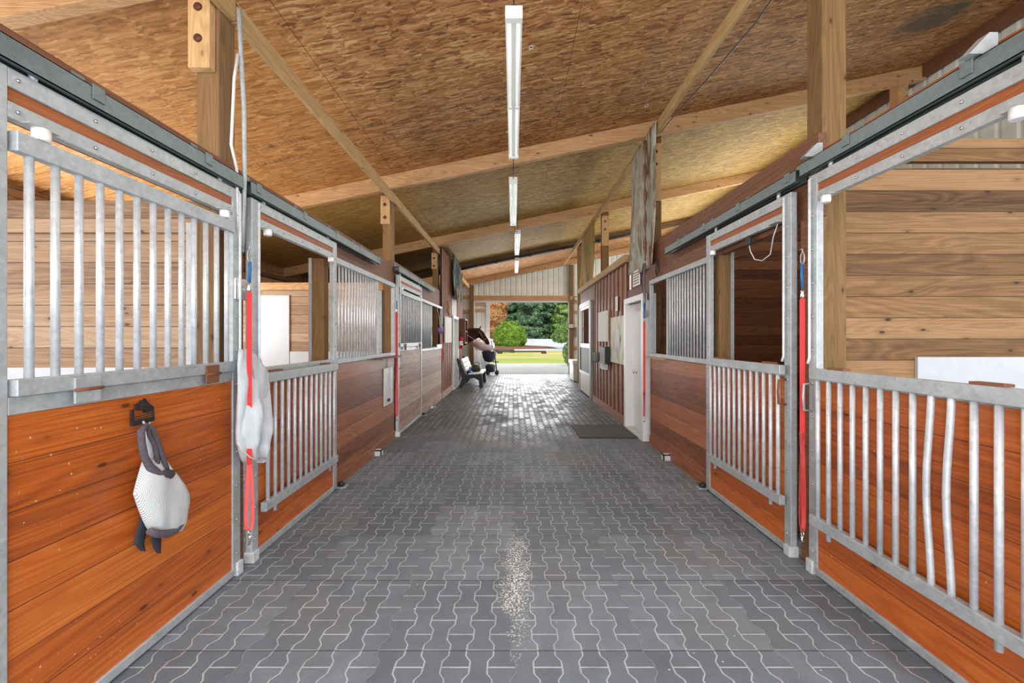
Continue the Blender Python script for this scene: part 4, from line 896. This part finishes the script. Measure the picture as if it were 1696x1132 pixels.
def leg(root, pts, rs):
    p = root
    for q, r in zip(pts, rs): hv.append(q); hr.append(r); he.append((p, len(hv)-1)); p = len(hv)-1
for sy in (-.17, .17):
    leg(3, [(-2.50, HY+sy, 1.02), (-2.50, HY+sy, .80), (-2.49, HY+sy, .50), (-2.50, HY+sy, .28), (-2.50, HY+sy, .10), (-2.46, HY+sy, .04)], [.13, .085, .065, .04, .042, .06])
    leg(0, [(-4.20, HY+sy, 1.05), (-4.10, HY+sy, .82), (-4.38, HY+sy, .52), (-4.34, HY+sy, .28), (-4.32, HY+sy, .10), (-4.28, HY+sy, .04)], [.17, .10, .06, .04, .042, .06])
for sy in (-.055, .055):
    hv.append((-1.27, HY+sy, 1.87)); hr.append(.03); he.append((7, len(hv)-1)); hv.append((-1.225, HY+sy*1.1, 2.0)); hr.append(.008); he.append((len(hv)-2, len(hv)-1))
hs = thing('horse', 'dark bay horse looking into the aisle beyond the bench, in a halter', 'horse', (-3.3, HY, 0))
ho = skin('body', [(a+3.3, b-HY, c) for a, b, c in hv], he, hr, 'coat', 2, 2, hs)
def hp(pts): return [Vector(p) for p in pts]
ORG[hs.name] = Vector((-3.3, HY, 0))
obj('mane', T([(-2.5, HY-.02, 1.66), (-2.0, HY-.02, 1.80), (-1.6, HY-.02, 1.86), (-1.32, HY-.03, 1.87), (-1.20, HY-.03, 1.82)], [.04, .06, .055, .05, .02], 8), 'mane', hs)
obj('tail', T([(-4.5, HY, 1.5), (-4.65, HY, 1.3), (-4.66, HY, .9), (-4.6, HY, .6)], [.04, .07, .08, .02], 8), 'mane', hs)
obj('blaze', T([(-1.125, HY-.02, 1.76), (-1.045, HY-.02, 1.64), (-.975, HY-.02, 1.52)], [.012, .028, .012], 8), 'muzzle', hs, label='pale blaze')
for sy in (-1, 1):
    bm = bmesh.new(); lathe(bm, (-1.10, HY+sy*.105, 1.665), [(.005, -.016), (.018, -.006), (.018, .006), (.005, .016)], 8); obj('eye', bm, 'black', hs)
    bm = bmesh.new(); lathe(bm, (-.915, HY+sy*.045, 1.31), [(.004, -.014), (.012, 0), (.004, .014)], 6); obj('nostril', bm, 'black', hs)
bm = bmesh.new()
for c, nrm, r1, r2 in (((-1.045, HY, 1.50), None, .105, .105),):
    ax = Vector((.09, 0, -.16)).normalized(); u = Vector((0, 1, 0)); v = ax.cross(u)
    tube(bm, [Vector(c)+u*(.10*math.cos(k*PI/8))+v*(.125*math.sin(k*PI/8)) for k in range(17)], .010, 6, False)
ax = Vector((.02, 0, -1)).normalized()
tube(bm, [(-1.30, HY-.02, 1.87), (-1.27, HY-.115, 1.78), (-1.19, HY-.125, 1.66), (-1.12, HY-.09, 1.53)], .009, 6); tube(bm, [(-1.30, HY+.02, 1.87), (-1.27, HY+.115, 1.78), (-1.19, HY+.125, 1.66), (-1.12, HY+.09, 1.53)], .009, 6)
tag(obj('halter', bm, M['tan']), 'tan halter on the dark horse head', 'halter')
cable('cross_tie', [(-1.87, 14.3, 1.80), (-1.6, 14.6, 1.6), (-1.36, 14.85, 1.43), (-1.17, HY-.08, 1.49)], .014, 'rope', 'rose tie rope running from the wall to the horse halter', 'rope')
cable('lead_rope', [(-1.36, 14.84, 1.43), (-1.30, 14.7, 1.28), (-1.22, 14.7, 1.13), (-1.10, 14.7, 1.10), (-1.02, 14.75, 1.22), (-1.08, 14.85, 1.42)], .012, 'rope', 'slack rope loop drooping under the horse chin', 'rope')

# ------------------------------------------------------------------ pushchair by the doorway
PY = 16.9
def pp(px, py, dy=0): q = deppt(px, py, PY); return Vector((q.x, q.y+dy, q.z))
t = thing('pushchair', 'navy pushchair with a pale pink cover parked at the far doorway', 'pushchair', (-1.0, PY, 0))
for dy in (-.22, .22):
    obj('frame_tube', T([pp(814, 565, dy), pp(820, 590, dy), pp(823, 619, dy)], .016), 'black', t); obj('frame_tube', T([pp(803, 585, dy), pp(815, 599, dy), pp(826, 600, dy)], .014), 'black', t)
    for px in (808, 823):
        c = pp(px, 618, dy); bm = bmesh.new(); lathe(bm, (c.x, c.y, .085), [(.03, -.02), (.085, -.02), (.085, .02), (.03, .02)], 16, 'y'); obj('wheel', bm, 'black', t)
bm = bmesh.new(); lathe(bm, (-1.02, PY, .52), [(.08, 0), (.2, .05), (.28, .2), (.31, .42), (.28, .46)], 16, sy=.9); obj('seat', bm, 'navy', t)
bm = bmesh.new(); lathe(bm, (-.97, PY, .10), [(.15, 0), (.2, .03), (.22, .28), (.14, .34)], 12); obj('basket', bm, 'navy', t)
bm = bmesh.new(); rings = []
prof = [(-1.68, 1.28, .10, .08), (-1.55, 1.25, .2, .2), (-1.35, 1.20, .28, .26), (-1.15, 1.17, .28, .25), (-.98, 1.16, .26, .24), (-.86, 1.17, .18, .2), (-.82, 1.19, .05, .08)]
for x, z, ry, rz in prof: rings.append([bm.verts.new((x+.04*math.sin(k), PY+ry*math.cos(2*PI*k/14), z+rz*math.sin(2*PI*k/14)*(1 if math.sin(2*PI*k/14) > 0 else .8))) for k in range(14)])
for a, b in zip(rings, rings[1:]):
    for k in range(14): f = bm.faces.new((a[k], a[(k+1) % 14], b[(k+1) % 14], b[k])); f.smooth = True
bm.faces.new(rings[0]); bm.faces.new(rings[-1][::-1]); obj('canopy_cover', bm, 'blanket', t, label='pale pink cover')

# ------------------------------------------------------------------ outdoors
struct('ground_1', B((-60, 60, 17.45, 24.2, -.1, -.005)), 'conc')
struct('ground_2', B((-80, 80, 24.2, 49, -.1, .0)), 'lawn')
struct('ground_3', B((-90, 90, 49, 140, -.1, -.01)), 'asphalt')
struct('ground_4', B((-20, 20, -12, -3, -.1, -.01)), 'conc')
struct('ground_5', B((-20, XL-.05, -3, 17.45, -.1, -.01), (XR+.05, 20, -3, 17.45, -.1, -.01)), 'lawn')
bm = bmesh.new(); lathe(bm, (-2.5, 62, -.02), [(9.5, 0), (8, .25), (4, .45), (.5, .5)], 30, sy=.7); tag(obj('mulch_bed', bm, M['mulch']), 'brown bark bed under the round clipped bush', 'flower bed', None, 'stuff')
def leaves(name, vol, count, size, mat, parent=None, seed=1, surf=.25, core=True):
    """vol: list of (centre, (rx,ry,rz)); small leaf clusters crowding the surface of lumpy blobs"""
    r = random.Random(seed); vs = []; fs = []
    tot = sum(v[1][0]*v[1][2] for v in vol)
    for c, rad in vol:
        for _ in range(int(count*rad[0]*rad[2]/tot)):
            d = Vector((r.gauss(0, 1), r.gauss(0, 1), r.gauss(0, 1))).normalized()
            k = 1-surf*r.random()**1.5
            lump = 1+.10*noise.noise(d*3+Vector(c))
            p = Vector(c)+Vector((d.x*rad[0], d.y*rad[1], d.z*rad[2]))*k*lump
            if p.z < .05: continue
            s = size*(.6+.8*r.random()); nrm = (d+Vector((r.gauss(0, .5), r.gauss(0, .5), r.gauss(0, .5)))).normalized()
            a = nrm.orthogonal().normalized(); b = nrm.cross(a); th = r.random()*6.28
            u = a*math.cos(th)+b*math.sin(th); v = nrm.cross(u); i = len(vs)
            vs += [p+u*s, p+v*s*.55+nrm*s*.15, p-u*s, p-v*s*.55+nrm*s*.15]; fs += [(i, i+1, i+2, i+3)]
        if core:
            bm = bmesh.new(); bmesh.ops.create_icosphere(bm, subdivisions=3, radius=1); i = len(vs)
            for v_ in bm.verts: vs.append(Vector(c)+Vector((v_.co.x*rad[0], v_.co.y*rad[1], v_.co.z*rad[2]))*.86*(1+.08*noise.noise(v_.co*3)))
            for f in bm.faces: fs.append(tuple(i+v_.index for v_ in f.verts))
            bm.free()
    me = bpy.data.meshes.new(name); o0 = ORG[parent.name] if parent else Vector((0, 0, 0))
    me.from_pydata([v-o0 for v in vs], [], fs); me.materials.append(M[mat]); o = bpy.data.objects.new(name, me); C.objects.link(o)
    if parent: o.parent = parent
    return o
def trunk(t, x, y, h, r, z0=0): obj('trunk', T([(x, y, z0), (x+.05*h*.1, y, h*.5), (x, y, h)], [r, r*.8, r*.4]), 'bark', t)
t = thing('clipped_bush', 'big round bright green clipped bush outside', 'bush', (-.55, 60, 0)); trunk(t, -.55, 60, 2, .5)
leaves('foliage', [((-.55, 60, 1.6), (2.55, 2.4, 2.4)), ((-.45, 60, 1.05), (2.5, 2.4, .95))], 26000, .10, 'leaf_lime', t, 3, .12)
t = thing('weeping_tree', 'light green drooping tree at the right edge of the far doorway', 'tree', (8.2, 58, 0)); trunk(t, 8.2, 58, 3, .25)
leaves('foliage', [((8.4, 58, 2.6), (2.3, 2.2, 1.5)), ((7.0, 58, 1.7), (1.5, 1.6, .9)), ((9.5, 58, 2.8), (2, 2, 2))], 9000, .16, 'leaf_mid', t, 4, .3)
def conifer(x, y, h, r, mat, label, seed, group='tall trees beyond the fence'):
    t = thing('conifer_tree', label, 'tree', (x, y, 0), group); trunk(t, x, y, h*.8, .35); q = random.Random(seed); vol = []
    k = int(h*1.1)
    for i in range(k):
        f = i/k; z = 1.2+f*(h-1.5); rr = r*(1-f*.75)
        for j in range(5 if f < .6 else 3):
            a = q.random()*6.28; vol.append(((x+math.cos(a)*rr*.55, y+math.sin(a)*rr*.55, z+q.uniform(-.4, .4)), (rr*.55, rr*.55, h/k*.75)))
    leaves('foliage', vol, 15000, .30, mat, t, seed, .5)
conifer(-1.0, 88, 16, 3.6, 'leaf_dark', 'dark conifer behind the clipped bush', 11)
conifer(3.0, 84, 17, 3.4, 'leaf_dark', 'dark conifer right of the clipped bush', 12)
conifer(7.0, 90, 16, 3.8, 'leaf_dark', 'dark conifer left of the drooping tree', 13)
conifer(11.5, 86, 15, 4.0, 'leaf_mid', 'lighter green tree above the drooping tree', 14)
conifer(-4.8, 96, 14, 3.4, 'leaf_mid', 'mid green tree behind the orange maple', 15)
conifer(9.2, 97, 19, 5.0, 'leaf_mid', 'pale green tree filling the gap behind the drooping tree', 18)
conifer(16, 95, 16, 4.5, 'leaf_dark', 'dark conifer farthest right past the doorway', 16)
conifer(-10, 92, 16, 4.2, 'leaf_dark', 'dark conifer farthest left past the doorway', 17)
t = thing('maple_tree', 'orange and green maple tree at the left of the far doorway', 'tree', (-3.6, 74, 0)); trunk(t, -3.6, 74, 4, .3)
leaves('foliage', [((-3.8, 74, 5.6), (2.6, 2.4, 2.6)), ((-3.2, 74, 7.6), (2.2, 2, 2)), ((-4.2, 74, 3.0), (2.2, 2, 1.8)), ((-5.6, 74, 6.6), (2, 2, 2.6))], 14000, .22, 'leaf_orange', t, 21, .5)
t = thing('small_shrub', 'small leafy shrub outside at the right of the doorway', 'bush', (3.05, 22.3, 0)); trunk(t, 3.05, 22.3, .6, .03)
leaves('foliage', [((3.08, 22.3, .75), (.34, .3, .55)), ((3.15, 22.3, .3), (.3, .3, .3))], 1500, .05, 'leaf_mid', t, 22, .9, False)
# white fence
t = thing('white_fence', 'long white solid fence beyond the driveway', 'fence', (8, 70, 0))
obj('fence_panel', B((-14, 26, 70, 70.06, .05, 1.36)), 'white', t)
for k in range(17): obj('fence_post', B((-14+k*2.5-.07, -14+k*2.5+.07, 69.92, 70.0, 0, 1.45)), 'white', t)
for i, (x0, x1, y, z) in enumerate(((-2.0, .1, 42, .28), (-1.5, 3.2, 39, .22))):
    t = thing('ground_pole', 'brown jumping pole lying over the lawn, %s' % ('shorter and farther' if i == 0 else 'longer and nearer'), 'pole', (x0, y, 0))
    obj('pole', T([(x0, y, z), (x1, y, z)], .07), 'bark', t)
    for x in (x0+.2, x1-.2): obj('pole_rest', B((x-.25, x+.25, y-.15, y+.15, 0, z-.04)), 'bark', t, .02)
# parked car seen at the edge
t = thing('car', 'dark blue car parked beyond the lawn at the right post', 'car', (9.9, 64, 0))
bm = bmesh.new(); prism(bm, [(8.6, 63.2, .35), (8.7, 63.2, .8), (9.4, 63.2, .95), (9.9, 63.2, 1.4), (11.6, 63.2, 1.42), (12.4, 63.2, 1.0), (12.9, 63.2, .9), (13.0, 63.2, .35)], (0, 1.7, 0)); obj('body', bm, 'navy', t, .08)
bm = bmesh.new(); prism(bm, [(9.55, 63.18, .98), (9.98, 63.18, 1.34), (11.5, 63.18, 1.36), (12.1, 63.18, 1.0)], (0, 1.74, 0)); obj('window', bm, M['dark'], t)
for x in (9.4, 12.2):
    for y in (63.25, 64.65):
        bm = bmesh.new(); lathe(bm, (x, y, .32), [(.1, 0), (.32, 0), (.32, .2), (.1, .2)], 16, 'y'); obj('wheel', bm, 'black', t)
